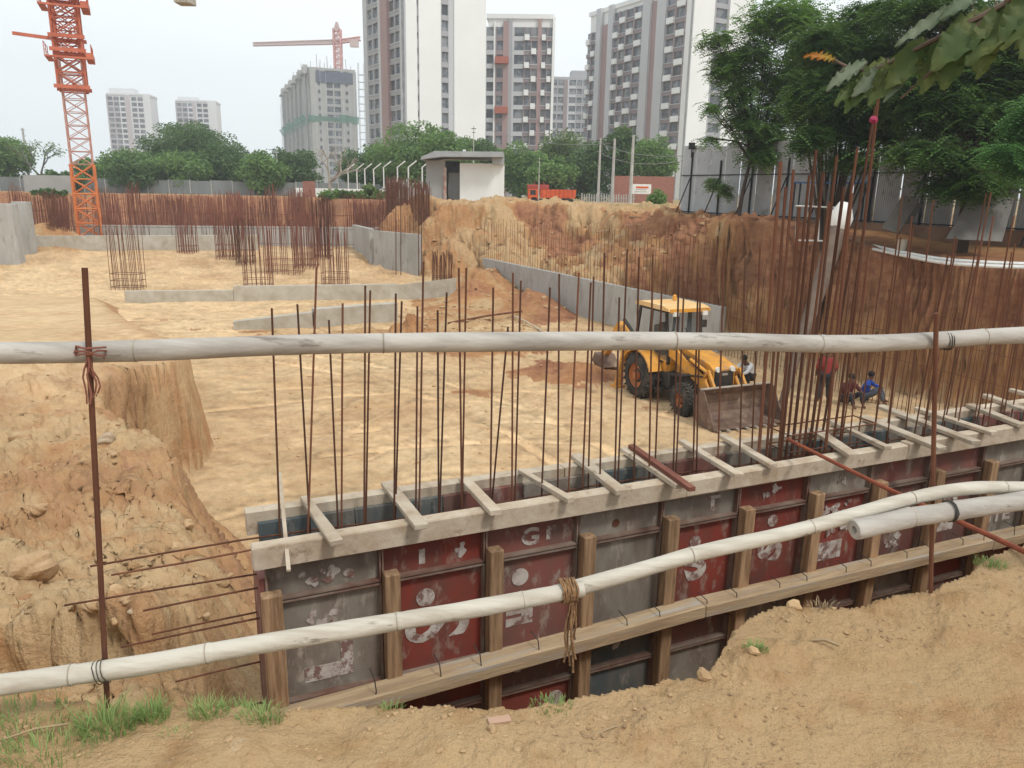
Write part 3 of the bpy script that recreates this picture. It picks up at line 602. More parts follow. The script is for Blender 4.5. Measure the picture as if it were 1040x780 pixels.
def post(u0_, v0_, u1_, v1_, label):
    B = PZ(u1_, v1_, 0); T = railpt(u0_, v0_, 0.0)
    d = B-T; B2 = B+d.normalized()*.25; return B, T, B2
T = railpt(86, 272, 0); B = PZ(109, 716, 0); Bd = B+(B-T).normalized()*.3
tag(MB().tube([T, (T+B)/2, Bd], .0085, 8).build('railing_post', rust, smooth=True), 'left rusty steel railing post planted in the grass tuft', 'railing post')
T = railpt(951, 318, 0); B = PZ(945, 610, 0); Bd = B+(B-T).normalized()*.3
tag(MB().tube([T, (T+B)/2, Bd], .009, 8).build('railing_post', rust, smooth=True), 'right rusty steel railing post planted on the near bank', 'railing post')
def wrap(center, axis, r, turns, wr, pitch, m, label, cat, name, tails=0, jitter=0.0, tl=.1):
    axis = axis.normalized(); a = axis.orthogonal().normalized(); b2 = axis.cross(a); pts = []
    n = int(turns*14)
    for i in range(n):
        an = 2*math.pi*i/14; pts.append(center+axis*((i/14-turns/2)*pitch+random.uniform(-jitter, jitter))+(a*math.cos(an)+b2*math.sin(an))*(r+wr*.8+random.uniform(0, jitter)))
    mb = MB().tube(pts, wr, 5)
    for k in range(tails):
        q = center+axis*random.uniform(-.02, .03)-RPN*0+RPN*(r*.9)+Vector((0, 0, -r*.3)); pp = [q]
        for j in range(5): q = q+Vector((random.uniform(-.012, .012), random.uniform(-.008, .008), -tl*random.uniform(.15, .28))); pp.append(q)
        mb.tube(pp, wr*.9, 5)
    return tag(mb.build(name, m, smooth=True), label, cat)
wrap(railpt(577, 600, .035), RPD, .036, 7, .0045, .008, rope, 'brown jute rope lashing where two lower bamboo rails overlap', 'rope', 'rope_lashing', tails=5, jitter=.0035, tl=.24)
wrap(railpt(92, 357, .0), Vector((.1, .2, 1)), .034, 3, .003, .010, rustr, 'dark red cord knotted round the left post at the upper rail', 'cord', 'cord_tie', tails=5, jitter=.004, tl=.11)
wrap(railpt(104, 682, .04), RPD+Vector((0, 0, .2)), .0345, 3, .0016, .012, wire, 'thin black wire binding the lower left rail to the left post', 'wire', 'wire_tie', jitter=.002)
wrap(railpt(961, 346, -.045), RPD, .032, 3, .0018, .010, wire, 'thin dark wire binding the upper rail to the right post', 'wire', 'wire_tie', jitter=.002)
wrap(railpt(964, 519, .075), RPD, .0385, 3, .0022, .006, wire, 'thin dark wire binding the hollow bamboo rail', 'wire', 'wire_tie', jitter=.002)
# ---------------------------------------------------------------- concrete walls of the pit
def wallseg(name, a, b, th, zt, zb, m, label, cat='concrete wall', zt2=None, group=None):
    a = Vector((a[0], a[1], 0)); b = Vector((b[0], b[1], 0)); d = b-a; n = Vector((-d.y, d.x, 0)).normalized()*th/2; zt2 = zt if zt2 is None else zt2
    L_ = d.length; k = max(2, int(L_/2.5)); mb = MB()
    vs = []; 
    for i in range(k+1):
        p = a.lerp(b, i/k); t = zt+(zt2-zt)*i/k
        vs += [(p-n)+Vector((0, 0, zb)), (p+n)+Vector((0, 0, zb)), (p+n)+Vector((0, 0, t)), (p-n)+Vector((0, 0, t))]
    fs = []
    for i in range(k):
        o = i*4; fs += [(o, o+4, o+5, o+1), (o+1, o+5, o+6, o+2), (o+2, o+6, o+7, o+3), (o+3, o+7, o+4, o)]
    fs += [(0, 1, 2, 3), (k*4+3, k*4+2, k*4+1, k*4)]
    mb.add(vs, fs)
    return tag(mb.build(name, m), label, cat, group)
conc_line = mat('concrete_board', (.42, .41, .385), (.33, .32, .295), rough=.9, scale=1.6, stretch=(1, 1, .35), col3=(.25, .22, .18), scale3=2.2, lo3=.55, hi3=.72, bump=.1)
wallseg('retaining_wall', RA, RB, .28, RA.z, -5.4, conc_line, 'long slanting grey retaining wall below the sand bank behind the digger', zt2=RB.z)
A = PG(128, 307); B = PG(238, 306); Cc = PG(405, 303); D_ = PG(462, 297)
mb_s = [(A, B, .62, 'left stretch of the low grey kerb wall at the rebar cages'), (B, Cc, .85, 'middle stretch of the low grey kerb wall at the rebar cages'), (Cc, D_, .8, 'right stretch of the low grey kerb wall at the rebar cages')]
for a, b, h, l in mb_s: wallseg('kerb_wall', a, b-(b-a).normalized()*.02, .35, a.z+h, a.z-.6, concrete_w, l, zt2=b.z+h, group='low kerb walls')
A = PG(238, 334); B = PG(318, 332); Cc = PG(402, 326)
wallseg('footing_wall', A, B, .5, A.z+.35, A.z-.5, concrete_w, 'low sand-covered footing in front of the kerb wall, left half', zt2=B.z+.7)
wallseg('footing_wall', B+Vector((.05, 0, 0)), Cc, .6, B.z+.85, B.z-.5, concrete_w, 'low sand-covered footing in front of the kerb wall, right half', zt2=Cc.z+.9)
A = PG(-60, 257); B = PG(262, 254)
wallseg('plinth_wall', A, B, .6, A.z+1.2, A.z-1, concrete_w, 'long low beige concrete plinth behind the rebar cages on the left', zt2=B.z+1.2)
PLA = A; PLB = B
# L-shaped grey wall in the middle
C1 = PG(427, 278); C2 = PG(382, 270); C3 = PG(352, 262)
zt = PY(427, 238, C1.y).z
wallseg('concrete_wall', C1, C2, .35, zt, C1.z-.6, conc_line, 'grey concrete wall stub right of the rebar field, nearest face', zt2=zt+.05)
wallseg('concrete_wall', C2+Vector((-.3, .3, 0)), (C3.x-1.2, C3.y+9, 0), .35, zt+.15, C1.z-.6, conc_line, 'grey concrete wall running back from the wall stub', zt2=PY(352, 228, C3.y+9).z)
wallseg('concrete_wall', (-37, 66), (-12, 68.5), .4, -1.9, -4.2, conc_line, 'grey concrete wall seen through the dense rebar field', zt2=-1.8)
# left pillars
for i, (u, w, vt, l) in enumerate(((-8, 13, 214, 'leftmost grey concrete pillar cut by the frame edge'), (10, 13, 207, 'middle grey concrete pillar at the left edge'), (27, 9, 205, 'right grey concrete pillar at the left edge'))):
    b0 = PG(u, 268 if i < 2 else 258); y = b0.y
    X0 = PY(u-w*.8, 260, y).x; X1 = PY(u+w*.8, 260, y).x; ztp = PY(u, vt, y).z
    mb = MB(); mb.box(X0, X1, y-.2, y+.6, b0.z-.5, ztp, None, .03); 
    tag(mb.build('concrete_pillar', conc_line), l, 'concrete pillar', 'concrete pillars at the left edge')
# ---------------------------------------------------------------- rebar cages and fields
def cage(u, vb, wpx, hpx, label, nx=7, ny=4, m=rustr):
    p = PG(u, vb); y = p.y; sc = y/FPX; w = wpx*sc; h = hpx*sc; e = empty('rebar_cage', p, random.uniform(-.1, .1), label, 'rebar cage', 'column cages standing in the pit')
    b = MB(); r = max(.018, y*.00042)
    for i in range(nx):
        for j in range(ny):
            x = -w/2+w*i/(nx-1); yy = -.5+1.0*j/(ny-1)
            if 0 < i < nx-1 and 0 < j < ny-1 and random.random() < .3: continue
            hh = h*random.uniform(.86, 1.02); l_ = random.uniform(-.12, .12)
            b.tube([(x, yy, -.3), (x+l_*.3, yy, hh*.5), (x+l_, yy+random.uniform(-.1, .1), hh)], r, 4)
    b.build('bars', m, e)
    s_ = MB()
    for z in np.arange(.15, h*.3, .4): s_.tube([(-w/2, -.5, z), (w/2, -.5, z), (w/2, .5, z), (-w/2, .5, z)], r*.7, 4, closed=True)
    s_.build('hoops', m, e)
CG = [(131,294,28,66,'front left'),(263,292,26,66,'front middle'),(341,292,24,62,'front right of middle'),(449,290,18,34,'small right-hand'),(191,257,16,30,'low thin grey'),(232,262,20,48,'tall left back'),(250,268,16,46,'second left back'),(290,278,34,54,'wide low centre'),(312,272,22,56,'dense centre back'),(328,262,16,60,'narrow centre back'),
      (118,236,12,30,'back row first'),(152,236,12,32,'back row second'),(182,235,10,32,'back row third'),(210,234,12,34,'back row fourth'),(240,234,12,36,'back row fifth'),(275,240,16,40,'back row sixth'),(300,238,16,44,'back row seventh'),(66,232,10,32,'back row left of the crane'),(56,230,8,30,'back row farthest left')]
for k, (u, vb, w, h, l) in enumerate(CG): cage(u, vb, w, h, f'{l} rusty rebar cage standing in the pit', m=rustr if k % 3 else rust)
def field(a, b, n, z0, z1, jit, label, m=rustr, r=.02, rows=1):
    mb = MB()
    for k in range(rows):
        for i in range(n):
            f = (i+random.random()*.7)/n
            if jit > .1 and math.sin(f*97+k*2)+.7*math.sin(f*41+k)+random.uniform(-.8, .8) < -.35: continue
            x = a[0]+(b[0]-a[0])*f; y = a[1]+(b[1]-a[1])*f+k*.9; l_ = random.uniform(-jit, jit)
            zz0 = z0[0]+(z0[1]-z0[0])*f; zz1 = z1[0]+(z1[1]-z1[0])*f+random.uniform(-.7, .2)+(.45*math.sin(f*19+k)+.35*math.sin(f*63+k*2) if jit > .1 else 0)
            mb.tube([(x, y, zz0), (x+l_, y+random.uniform(-.1, .1), zz1)], r, 4, cap=False)
        for q in (.25, .6): mb.tube([(a[0], a[1]+k*.9, z0[0]+(z1[0]-z0[0])*q), (b[0], b[1]+k*.9, z0[1]+(z1[1]-z0[1])*q)], r*.8, 4)
    o = mb.build('rebar_field', m); tag(o, label, 'rebar'); o['kind'] = 'stuff'; return o
field((-52, 73), (-12, 76), 620, (-4, -4), (.9, .8), .12, 'dense red-brown field of far wall rebar behind the cages', rows=2, r=.021)
field((-55, 62), (-9, 66), 260, (-4, -4), (-.6, -.4), .12, 'thinner rebar row before the grey wall of the pit', rows=1, r=.018, m=rust)
field((-11.5, 70), (-6.3, 58), 120, (-3, -3.2), (2.6, 1.9), .05, 'rebar row rising above the middle concrete wall', rows=2, r=.018, m=rust)
field((C1.x, C1.y), (C3.x-1.2, C3.y+9), 60, (C1.z, -3), (zt+1.3, zt+1.6), .05, 'bar row above the concrete wall stub', m=rust, r=.014)
# tall pair at the wall stub with black spacer
for i, (u, vt) in enumerate(((402, 186), (407, 182), (425, 178), (428, 186))):
    y = C1.y-.3; a = PY(u, 272, y); a.z = C1.z-.2; b = PY(u, vt, y)
    rod(a, b, .03, rod_b, 'tall dark bar beside the middle concrete wall stub', 'tall dark bars at the wall stub')
# thin bars in front of the banks
k = 0
for i in range(78):
    f = i/77; p = RA.lerp(RB, f); h = 2.3+.5*f+random.uniform(-.25, .25)
    rod((p.x, p.y, p.z-.3), (p.x+random.uniform(-.08, .08), p.y, p.z+h), .011, rod_a, 'thin starter bar rising from the top of the slanting retaining wall', 'starter bars on the retaining wall')
ctrl = [(8.6, 30.4), (10.2, 27.5), (11.2, 24.5), (12.6, 20.5), (14.2, 15), (15.0, 12)]
Ls = [math.dist(ctrl[i], ctrl[i+1]) for i in range(len(ctrl)-1)]; tot = sum(Ls); n = 118
for i in range(n):
    d = tot*i/(n-1); k = 0
    while k < len(Ls)-1 and d > Ls[k]: d -= Ls[k]; k += 1
    f = min(d/Ls[k], 1); x = ctrl[k][0]+(ctrl[k+1][0]-ctrl[k][0])*f; y = ctrl[k][1]+(ctrl[k+1][1]-ctrl[k][1])*f
    h = 3.4+random.uniform(-.5, .7)
    rod((x, y, -4.9), (x+random.uniform(-.12, .12), y+random.uniform(-.1, .1), -4.8+h), .010, rod_a, 'thin rusty bar standing at the foot of the red earth cliff', 'bars along the foot of the cliff')
for z, l in ((-3.2, 'lower'), (-2.4, 'upper')):
    pts = [(x, y-.03, z+.05*math.sin(x)) for x, y in ctrl]
    tag(MB().tube(pts, .009, 5).build('horizontal_rebar', rust), f'{l} horizontal bar tied along the thin bars before the cliff', 'rebar')
# ---------------------------------------------------------------- backhoe loader
yel = mat('loader_yellow', (.66, .30, .03), (.48, .20, .03), rough=.55, scale=2.5, lo=.42, hi=.68, col3=(.33, .20, .10), scale3=4, lo3=.52, hi3=.68, spec=.5)
blk = mat('loader_black', (.022, .022, .022), (.06, .05, .04), rough=.6, scale=3)
tyre_m = mat('tyre', (.028, .027, .026), (.12, .095, .07), rough=.9, scale=5, lo=.45, hi=.75)
steel_d = mat('bucket_steel', (.10, .06, .045), (.20, .13, .09), rough=.65, scale=3, col3=(.32, .24, .17), scale3=2.5, lo3=.55, hi3=.7)
steel_b = mat('worn_steel', (.42, .38, .33), (.3, .25, .2), rough=.4, scale=6)
glass = mat('cab_glass', (.10, .12, .13), rough=.08, spec=.6, alpha=.45)
roofm = mat('cab_roof', (.72, .50, .26), (.66, .38, .12), rough=.6, scale=1.5)
rimo = mat('rim_orange', (.42, .15, .05), (.30, .12, .05), rough=.7, scale=5)
hd = Vector((.40, -.917, 0)); hang = math.atan2(hd.y, hd.x)
RW = PG(651, 402); fl_z = gz(4.5, 24)
org = Vector((RW.x, RW.y, 0)) + Vector((-hd.y, hd.x, 0))*.0
# local axes: x forward, y left (vehicle). Visible wheel is on vehicle's right (y<0)
left = Vector((-hd.y, hd.x, 0)); org = Vector((RW.x, RW.y, 0))+left*.88; org.z = gz(org.x, org.y)-.02
ld = empty('backhoe_loader', org, hang, 'yellow backhoe loader with raised cream roof and wide brown front bucket in the pit', 'backhoe loader'); ld.scale = (1.07,)*3
def wheel(x, y, r, w, rim_r):
    s = -1 if y < 0 else 1
    e = MB().lathe([(y-w/2+.12, rim_r), (y-w/2, rim_r), (y-w/2+.02, r*.82), (y-w/2+.07, r*.95), (y-w*.2, r), (y+w*.2, r), (y+w/2-.07, r*.95), (y+w/2-.02, r*.82), (y+w/2, rim_r), (y+w/2-.12, rim_r)], 40, (x, 0, r)).build('wheel', tyre_m, ld, smooth=True)
    lg = MB(); n = 22 if r > .6 else 26
    for i in range(n):
        for sd in (-1, 1):
            a = 2*math.pi*(i+.5*(sd > 0))/n; M = Matrix.Translation((x, y, r)) @ Matrix.Rotation(a, 4, 'Y') @ Matrix.Translation((0, 0, r*.985)) @ Matrix.Rotation(sd*R(38), 4, 'Z')
            lg.box(-.022*(r/.6), .022*(r/.6), -.01 if sd > 0 else -w*.5, w*.5 if sd > 0 else .01, -.04, .022, M)
    lg.build('tread', tyre_m, e)
    yo = y+s*(w/2-.05)
    MB().lathe([(yo-s*.1, rim_r*1.02), (yo, rim_r*1.0), (yo+s*.02, rim_r*.92), (yo-s*.06, rim_r*.8), (yo-s*.08, rim_r*.35), (yo+s*.04, rim_r*.3), (yo+s*.05, rim_r*.12)], 28, (x, 0, r)).build('rim', rimo, e, smooth=True)
wheel(0, -.88, .70, .44, .38); wheel(0, .88, .70, .44, .38); wheel(2.15, -.86, .47, .32, .22); wheel(2.15, .86, .47, .32, .22)
b = MB(); b.box(-.6, 2.5, -.42, .42, .5, 1.0, None, .03); b.box(-.15, .15, -.7, .7, .55, .85); b.box(2.05, 2.25, -.75, .75, .38, .58); b.build('chassis', blk, ld)
b = MB(); b.prism([(1.0, .95), (1.0, 1.78), (1.5, 1.72), (2.55, 1.52), (2.72, 1.40), (2.72, .85), (2.3, .8)], -.36, .36); b.build('bonnet', yel, ld)
g = MB(); g.box(2.722, 2.75, -.31, .31, .90, 1.36)
for i in range(8): g.box(2.75, 2.765, -.30, .30, .93+i*.05, .948+i*.05)
gr = g.build('grille', blk, ld)
MB().box(2.765, 2.775, -.09, .09, 1.25, 1.31).build('badge', steel_b, gr)
b = MB(); b.box(2.5, 2.85, -.34, .34, .55, .84, None, .02); b.build('counterweight', yel, ld)
# fenders
for s in (-1, 1):
    pr = []
    for i in range(9):
        a = R(20+i*17.5); pr.append((.84*math.cos(a), .70+.82*math.sin(a)))
    pr2 = [(x*.94, .7+(z-.7)*.94) for x, z in pr][::-1]
    MB().prism(pr+pr2, s*.66 if s < 0 else .66, s*1.1).build('fender', yel if s > 0 else yel, ld)
# cab
b = MB(); y = .68
for s in (-1, 1):
    b.bar((.92, s*.56, 1.2), (.72, s*.60, 2.72), .07); b.bar((.05, s*y, 1.3), (.08, s*.66, 2.72), .07); b.bar((-.72, s*y, 1.35), (-.56, s*.64, 2.72), .07)
    b.bar((.92, s*.58, 1.22), (-.72, s*y, 1.35), .06); b.bar((.72, s*.60, 2.70), (-.56, s*.64, 2.70), .06)
b.bar((.72, -.6, 2.70), (.72, .6, 2.70), .06); b.bar((-.56, -.64, 2.70), (-.56, .64, 2.70), .06); b.bar((.90, -.56, 1.5), (.90, .56, 1.5), .05)
b.bar((.80, -.18, 1.5), (.72, -.18, 2.7), .045); b.bar((.80, .25, 1.5), (.72, .25, 2.7), .045)
b.build('cab_frame', blk, ld)
b = MB(); b.box(-.7, .9, -.62, .62, .95, 1.3, None, .03); b.build('cab_floor', yel, ld)
b = MB(); b.prism([(-.78, 2.75), (-.74, 2.84), (-.5, 2.88), (.7, 2.88), (.98, 2.82), (1.02, 2.75)], -.72, .72); b.build('cab_roof', roofm, ld)
b = MB(); b.box(1.0, 1.03, -.68, .68, 2.72, 2.82); b.build('roof_front', yel, ld)
for s in (-1, 1):
    b = MB(); b.quad((.90, s*.575, 1.3), (.06, s*.68, 1.36), (.09, s*.655, 2.66), (.72, s*.605, 2.66)); b.build('window', glass, ld)
b = MB(); b.quad((.93, -.54, 1.52), (.93, .54, 1.52), (.75, .56, 2.66), (.75, -.56, 2.66)); b.build('windscreen', glass, ld)
b = MB(); b.box(-.35, .15, -.25, .25, 1.3, 1.55, None, .04); b.box(-.42, -.3, -.25, .25, 1.5, 2.15, None, .04); b.build('seat', blk, ld)
b = MB(); b.tube([(.55, 0, 1.3), (.42, 0, 1.75)], .03, 8); b.lathe([(0, .18), (.02, .18)], 16, (.42, 0, 1.75), 'z'); b.build('steering_wheel', blk, ld)
MB().tube([(1.35, -.30, 1.7), (1.35, -.30, 2.25), (1.30, -.30, 2.32)], .035, 10).build('exhaust', blk, ld)
for s in (-1, 1): MB().box(.70, .78, s*.72 - .1, s*.72+.1, 2.2, 2.42, None, .01).build('mirror', blk, ld)
b = MB(); b.box(.35, 1.0, -.85, -.5, .45, .5); b.box(.45, .9, -.84, -.55, .72, .76); b.box(.33, .37, -.85, -.6, .45, .95); b.build('step', blk, ld)
b = MB(); b.box(.4, 1.15, -.66, -.44, .52, .98, None, .03); b.build('fuel_tank', blk, ld)
for s in (-1, 1):
    a = MB(); yy = s*.52
    a.prism([(.85, 1.45), (.9, 1.72), (1.15, 1.72), (2.55, 1.18), (3.02, .62), (3.0, .42), (2.85, .44), (2.4, .92), (1.1, 1.42)], yy-.05, yy+.05); a.build('loader_arm', yel, ld)
    a = MB(); a.tube([(1.25, yy+s*.1, .95), (2.0, yy+s*.1, 1.12)], .055, 10); a.tube([(2.0, yy+s*.1, 1.12), (2.6, yy+s*.1, 1.22)], .03, 8); a.build('lift_cylinder', blk, ld)
    a = MB(); a.tube([(1.9, yy, 1.55), (2.75, yy, 1.32)], .045, 8); a.bar((2.75, yy, 1.35), (3.05, yy, .95), .07); a.bar((2.5, yy, 1.12), (2.76, yy, 1.4), .07); a.build('tilt_link', yel, ld)
MB().tube([(2.5, -.55, 1.1), (2.5, .55, 1.1)], .06, 10).build('cross_tube', yel, ld)
# bucket
prof = [(3.95, .03), (3.45, .0), (3.2, .06), (3.05, .25), (3.02, .5), (3.08, .75), (3.25, .95)]
inner = [(x+.035 if i > 1 else x, z+.03 if i < 3 else z) for i, (x, z) in enumerate(prof)][::-1]
b = MB(); b.prism(prof+inner, -1.13, 1.13); bu = b.build('bucket', steel_d, ld); bu.location.z = .10
side = [(3.95, .03), (3.45, .0), (3.2, .06), (3.05, .25), (3.02, .5), (3.08, .75), (3.25, .95), (3.42, .93), (3.7, .45)]
for s in (-1, 1): MB().prism(side, s*1.13, s*1.16).build('side_plate', steel_d, bu)
b = MB(); b.box(3.2, 3.28, -1.13, 1.13, .95, .98); b.build('lip', steel_b, bu)
for i in range(8): MB().box(3.9, 4.08, -1.08+i*.30, -1.08+i*.30+.06, .015, .05).build('tooth', steel_b, bu)
MB().box(3.8, 3.92, -1.12, 1.12, .034, .05).build('cutting_edge', steel_b, bu)
# backhoe
b = MB(); b.box(-1.15, -.85, -.75, .75, .55, 1.25, None, .03); b.build('rear_frame', yel, ld)
lampm = mat('lamp_glass', (.7, .7, .65), rough=.2)
for s in (-1, 1):
    MB().lathe([(2.72, .07), (2.79, .075)], 14, (0, s*.24, 1.42), 'x').build('headlight', lampm, ld)
    b = MB(); b.box(1.0, 1.08, s*.5-.08, s*.5+.08, 2.62, 2.74); b.build('work_lamp', lampm, ld)
    for k in range(3): MB().tube([(1.15, s*(.44+.03*k), 1.25), (1.5, s*(.46+.03*k), 1.62-.05*k), (2.2, s*(.45+.02*k), 1.5), (2.6, s*(.42+.02*k), 1.2)], .016, 6).build('hose', blk, ld)
b = MB(); b.lathe([(2.9, .07), (3.02, .06), (3.06, .02)], 12, (-.2, .3, 0), 'z'); b.build('beacon', yel, ld)
b = MB(); b.box(1.3, 2.3, -.365, -.362, 1.2, 1.38); b.build('side_vent', blk, ld)
for s in (-1, 1):
    b = MB(); b.bar((-1.05, s*.8, 1.35), (-1.1, s*1.0, .15), .14, .18); b.box(-1.25, -.9, s*1.0-.16, s*1.0+.16, .08, .16); b.build('stabiliser', yel, ld)
bo = MB(); bo.prism([(-1.2, .7), (-1.2, 1.0), (-2.6, 1.75), (-2.85, 1.6), (-2.6, 1.35)], -.12, .12); bo.build('boom', yel, ld)
bo = MB(); bo.prism([(-2.75, 1.85), (-2.45, 1.55), (-3.6, .45), (-3.8, .55)], -.1, .1); dp = bo.build('dipper', yel, ld)
bo = MB(); bo.prism([(-3.85, .6), (-3.5, .55), (-3.1, .2), (-3.3, .0), (-3.75, .05), (-4.0, .3)], -.3, .3); bo.build('rear_bucket', steel_d, ld)
bo = MB(); bo.tube([(-1.4, 0, 1.3), (-2.5, 0, 1.95)], .06, 8); bo.build('boom_cylinder', blk, ld)
# ---------------------------------------------------------------- people
skin = mat('skin', (.13, .065, .04), rough=.6); hair = mat('hair', (.012, .010, .009), rough=.7)
def skinned(name, joints, edges, radii, m, parent, sub=2):
    me = bpy.data.meshes.new(name); me.from_pydata([Vector(j) for j in joints], edges, []); o = bpy.data.objects.new(name, me); C.objects.link(o)
    md = o.modifiers.new('s', 'SKIN'); sv = me.skin_vertices[0].data
    for i, r_ in enumerate(radii):
        sv[i].radius = (r_, r_) if not hasattr(r_, '__len__') else r_; sv[i].use_root = (i == 0)
    md.use_smooth_shade = True; sb = o.modifiers.new('b', 'SUBSURF'); sb.levels = sub; sb.render_levels = sub
    dg = bpy.context.evaluated_depsgraph_get(); dg.update(); me2 = bpy.data.meshes.new_from_object(o.evaluated_get(dg))
    bpy.data.objects.remove(o); me2.materials.clear(); me2.materials.append(m); o = bpy.data.objects.new(name, me2); C.objects.link(o); o.parent = parent; return o
# joints: 0 pelvis 1 waist 2 chest 3 neck 4 head 5 crown, 6 shL 7 elL 8 wrL 9 handL, 10-13 R, 14 hipL 15 kneeL 16 ankL 17 toeL, 18-21 R
EDG = [(0,1),(1,2),(2,3),(3,4),(4,5),(2,6),(6,7),(7,8),(8,9),(2,10),(10,11),(11,12),(12,13),(0,14),(14,15),(15,16),(16,17),(0,18),(18,19),(19,20),(20,21)]
RAD = [.125,.115,.13,.055,.085,.07,.065,.045,.035,.03,.065,.045,.035,.03,.095,.06,.045,.035,.095,.06,.045,.035]
def person(loc, rz, J, shirt, trousers, label, scale=1.0, short=False):
    e = empty('person', loc, rz, label, 'person'); e.scale = (scale,)*3
    bd = skinned('body', J, EDG, RAD, skin, e)
    sj = [J[i] for i in (0, 1, 2, 6, 7, 10, 11)] ; s8 = Vector(J[7]).lerp(Vector(J[8]), .75 if not short else .1); s12 = Vector(J[11]).lerp(Vector(J[12]), .75 if not short else .1)
    sj = [J[1], J[0], J[2], J[6], J[7], s8, J[10], J[11], s12, Vector(J[2]).lerp(Vector(J[3]), .7)]
    skinned('shirt', sj, [(0,1),(0,2),(2,3),(3,4),(4,5),(2,6),(6,7),(7,8),(2,9)], [.145,.15,.155,.085,.062,.052,.085,.062,.052,.075], shirt, e)
    tj = [J[0], J[14], J[15], Vector(J[15]).lerp(Vector(J[16]), .9), J[18], J[19], Vector(J[19]).lerp(Vector(J[20]), .9)]
    skinned('trousers', tj, [(0,1),(1,2),(2,3),(0,4),(4,5),(5,6)], [.14,.115,.08,.065,.115,.08,.065], trousers, e)
    hv = Vector(J[4]).lerp(Vector(J[5]), .55)
    vs, fs = ico(hv+Vector((0, .018, .03)), .108, 2, (.9, 1.0, .95), .02); mb = MB(); mb.add(vs, fs); mb.build('hair', hair, e, smooth=True)
    return e
def stand():
    return [(0,0,.95),(0,0,1.1),(0,-.02,1.32),(0,-.01,1.47),(0,-.03,1.55),(0,-.02,1.68),(.19,0,1.38),(.27,.03,1.10),(.25,-.12,.88),(.24,-.16,.80),(-.19,0,1.38),(-.29,.05,1.12),(-.24,-.08,.88),(-.22,-.12,.80),(.10,0,.90),(.13,-.02,.48),(.14,.03,.08),(.15,-.12,.04),(-.10,0,.90),(-.13,-.04,.48),(-.15,.03,.08),(-.16,-.12,.04)]
def sit(arm=0):
    J = [(0,0,.22),(0,-.02,.38),(0,-.10,.60),(0,-.13,.74),(0,-.17,.82),(0,-.17,.95),(.18,-.09,.66),(.26,-.28,.50),(.18,-.48,.48),(.16,-.54,.47),(-.18,-.09,.66),(-.27,-.28,.48),(-.18,-.46,.46),(-.16,-.52,.45),(.11,-.06,.18),(.20,-.46,.46),(.17,-.62,.08),(.17,-.74,.04),(-.11,-.06,.18),(-.20,-.46,.44),(-.17,-.62,.08),(-.17,-.74,.04)]
    if arm: J[11] = (-.42,-.16,.62); J[12] = (-.62,-.22,.66); J[13] = (-.69,-.24,.67)
    return J
def squat():
    return [(0,.05,.30),(0,.0,.46),(0,-.16,.66),(0,-.24,.78),(0,-.30,.84),(0,-.33,.96),(.18,-.16,.70),(.24,-.36,.50),(.14,-.52,.42),(.10,-.58,.40),(-.18,-.16,.70),(-.24,-.36,.50),(-.12,-.52,.40),(-.08,-.58,.38),(.11,0,.27),(.20,-.36,.48),(.16,-.16,.08),(.17,-.32,.04),(-.11,0,.27),(-.20,-.36,.48),(-.16,-.16,.08),(-.17,-.32,.04)]
sr = mat('shirt_red', (.28, .035, .03), (.22, .03, .03), scale=8); sb_ = mat('shirt_blue', (.02, .08, .42), (.02, .06, .3), scale=8); swh = mat('shirt_white', (.75, .76, .78), (.62, .63, .66), scale=8); sm_ = mat('shirt_maroon', (.11, .02, .025), (.08, .02, .02), scale=8)
tb = mat('trousers_dark', (.025, .025, .032), (.04, .04, .045), scale=8); tg = mat('trousers_grey', (.11, .12, .15), (.08, .09, .11), scale=8)
def put(u, v): p = PG(u, v); return p
person(put(835, 409), R(170), stand(), sr, tb, 'standing worker in red shirt and dark trousers facing the earth cliff', 1.02, short=True)
person(put(876, 408), R(60), sit(1), sb_, tg, 'seated worker in bright blue shirt by the cliff reaching out an arm', 1.0)
person(put(858, 410), R(15), sit(0), sm_, tb, 'seated worker in dark maroon shirt beside the blue-shirted worker', 1.0)
person(put(760, 391), R(-60), squat(), swh, tb, 'squatting worker in white shirt behind the digger bucket', 1.05)
# ---------------------------------------------------------------- corrugated fence on the right bank
sheet = mat('fence_sheet', (.50, .52, .54), (.42, .44, .46), rough=.45, scale=.8, col3=(.30, .29, .27), scale3=1.4, lo3=.58, hi3=.72, rnd=.05, spec=.4)
sheet_shaded = mat('fence_sheet_grey_shaded', (.36, .365, .365), (.28, .28, .275), rough=.6, scale=.8, col3=(.15, .13, .11), scale3=1.4, lo3=.55, hi3=.72, rnd=.12)  # greyer right-hand sheets, with the tree canopy's shade put into their colour
fblk = mat('fence_steel', (.02, .02, .022), rough=.6)
FA = Vector((9.56, 45.7, 0)); FB = Vector((18.6, 26.8, 0)); fd = (FB-FA).normalized(); fn = Vector((fd.y, -fd.x, 0))  # towards camera side
if fn.x > 0: fn = -fn
fe = empty('corrugated_fence', (FA.x, FA.y, .2), math.atan2(fd.y, fd.x), 'tall pale corrugated sheet fence with black steel posts on the right bank', 'fence')
FL = (FB-FA).length+6; sidey = 1 if fn.dot(Vector((-fd.y, fd.x, 0))) > 0 else -1
x = 0; k = 0
while x < FL:
    w = 1.18; top = 3.85+(.12 if k % 3 == 0 else 0)-(.5 if k in (9, 10, 14) else 0)+.05*(k % 2)-.04*k*.3
    b = MB(); n = 24; vs = []
    for i in range(n+1):
        xx = x+w*i/n; dy = .022*math.cos(i*math.pi) ; vs += [(xx, dy, .0), (xx, dy+.0, top)]
    b.add(vs, [(2*i, 2*i+2, 2*i+3, 2*i+1) for i in range(n)]); b.build('sheet', sheet if k < 5 else sheet_shaded, fe)
    x += w+(.05 if k % 2 else .015); k += 1
yp = sidey*.09
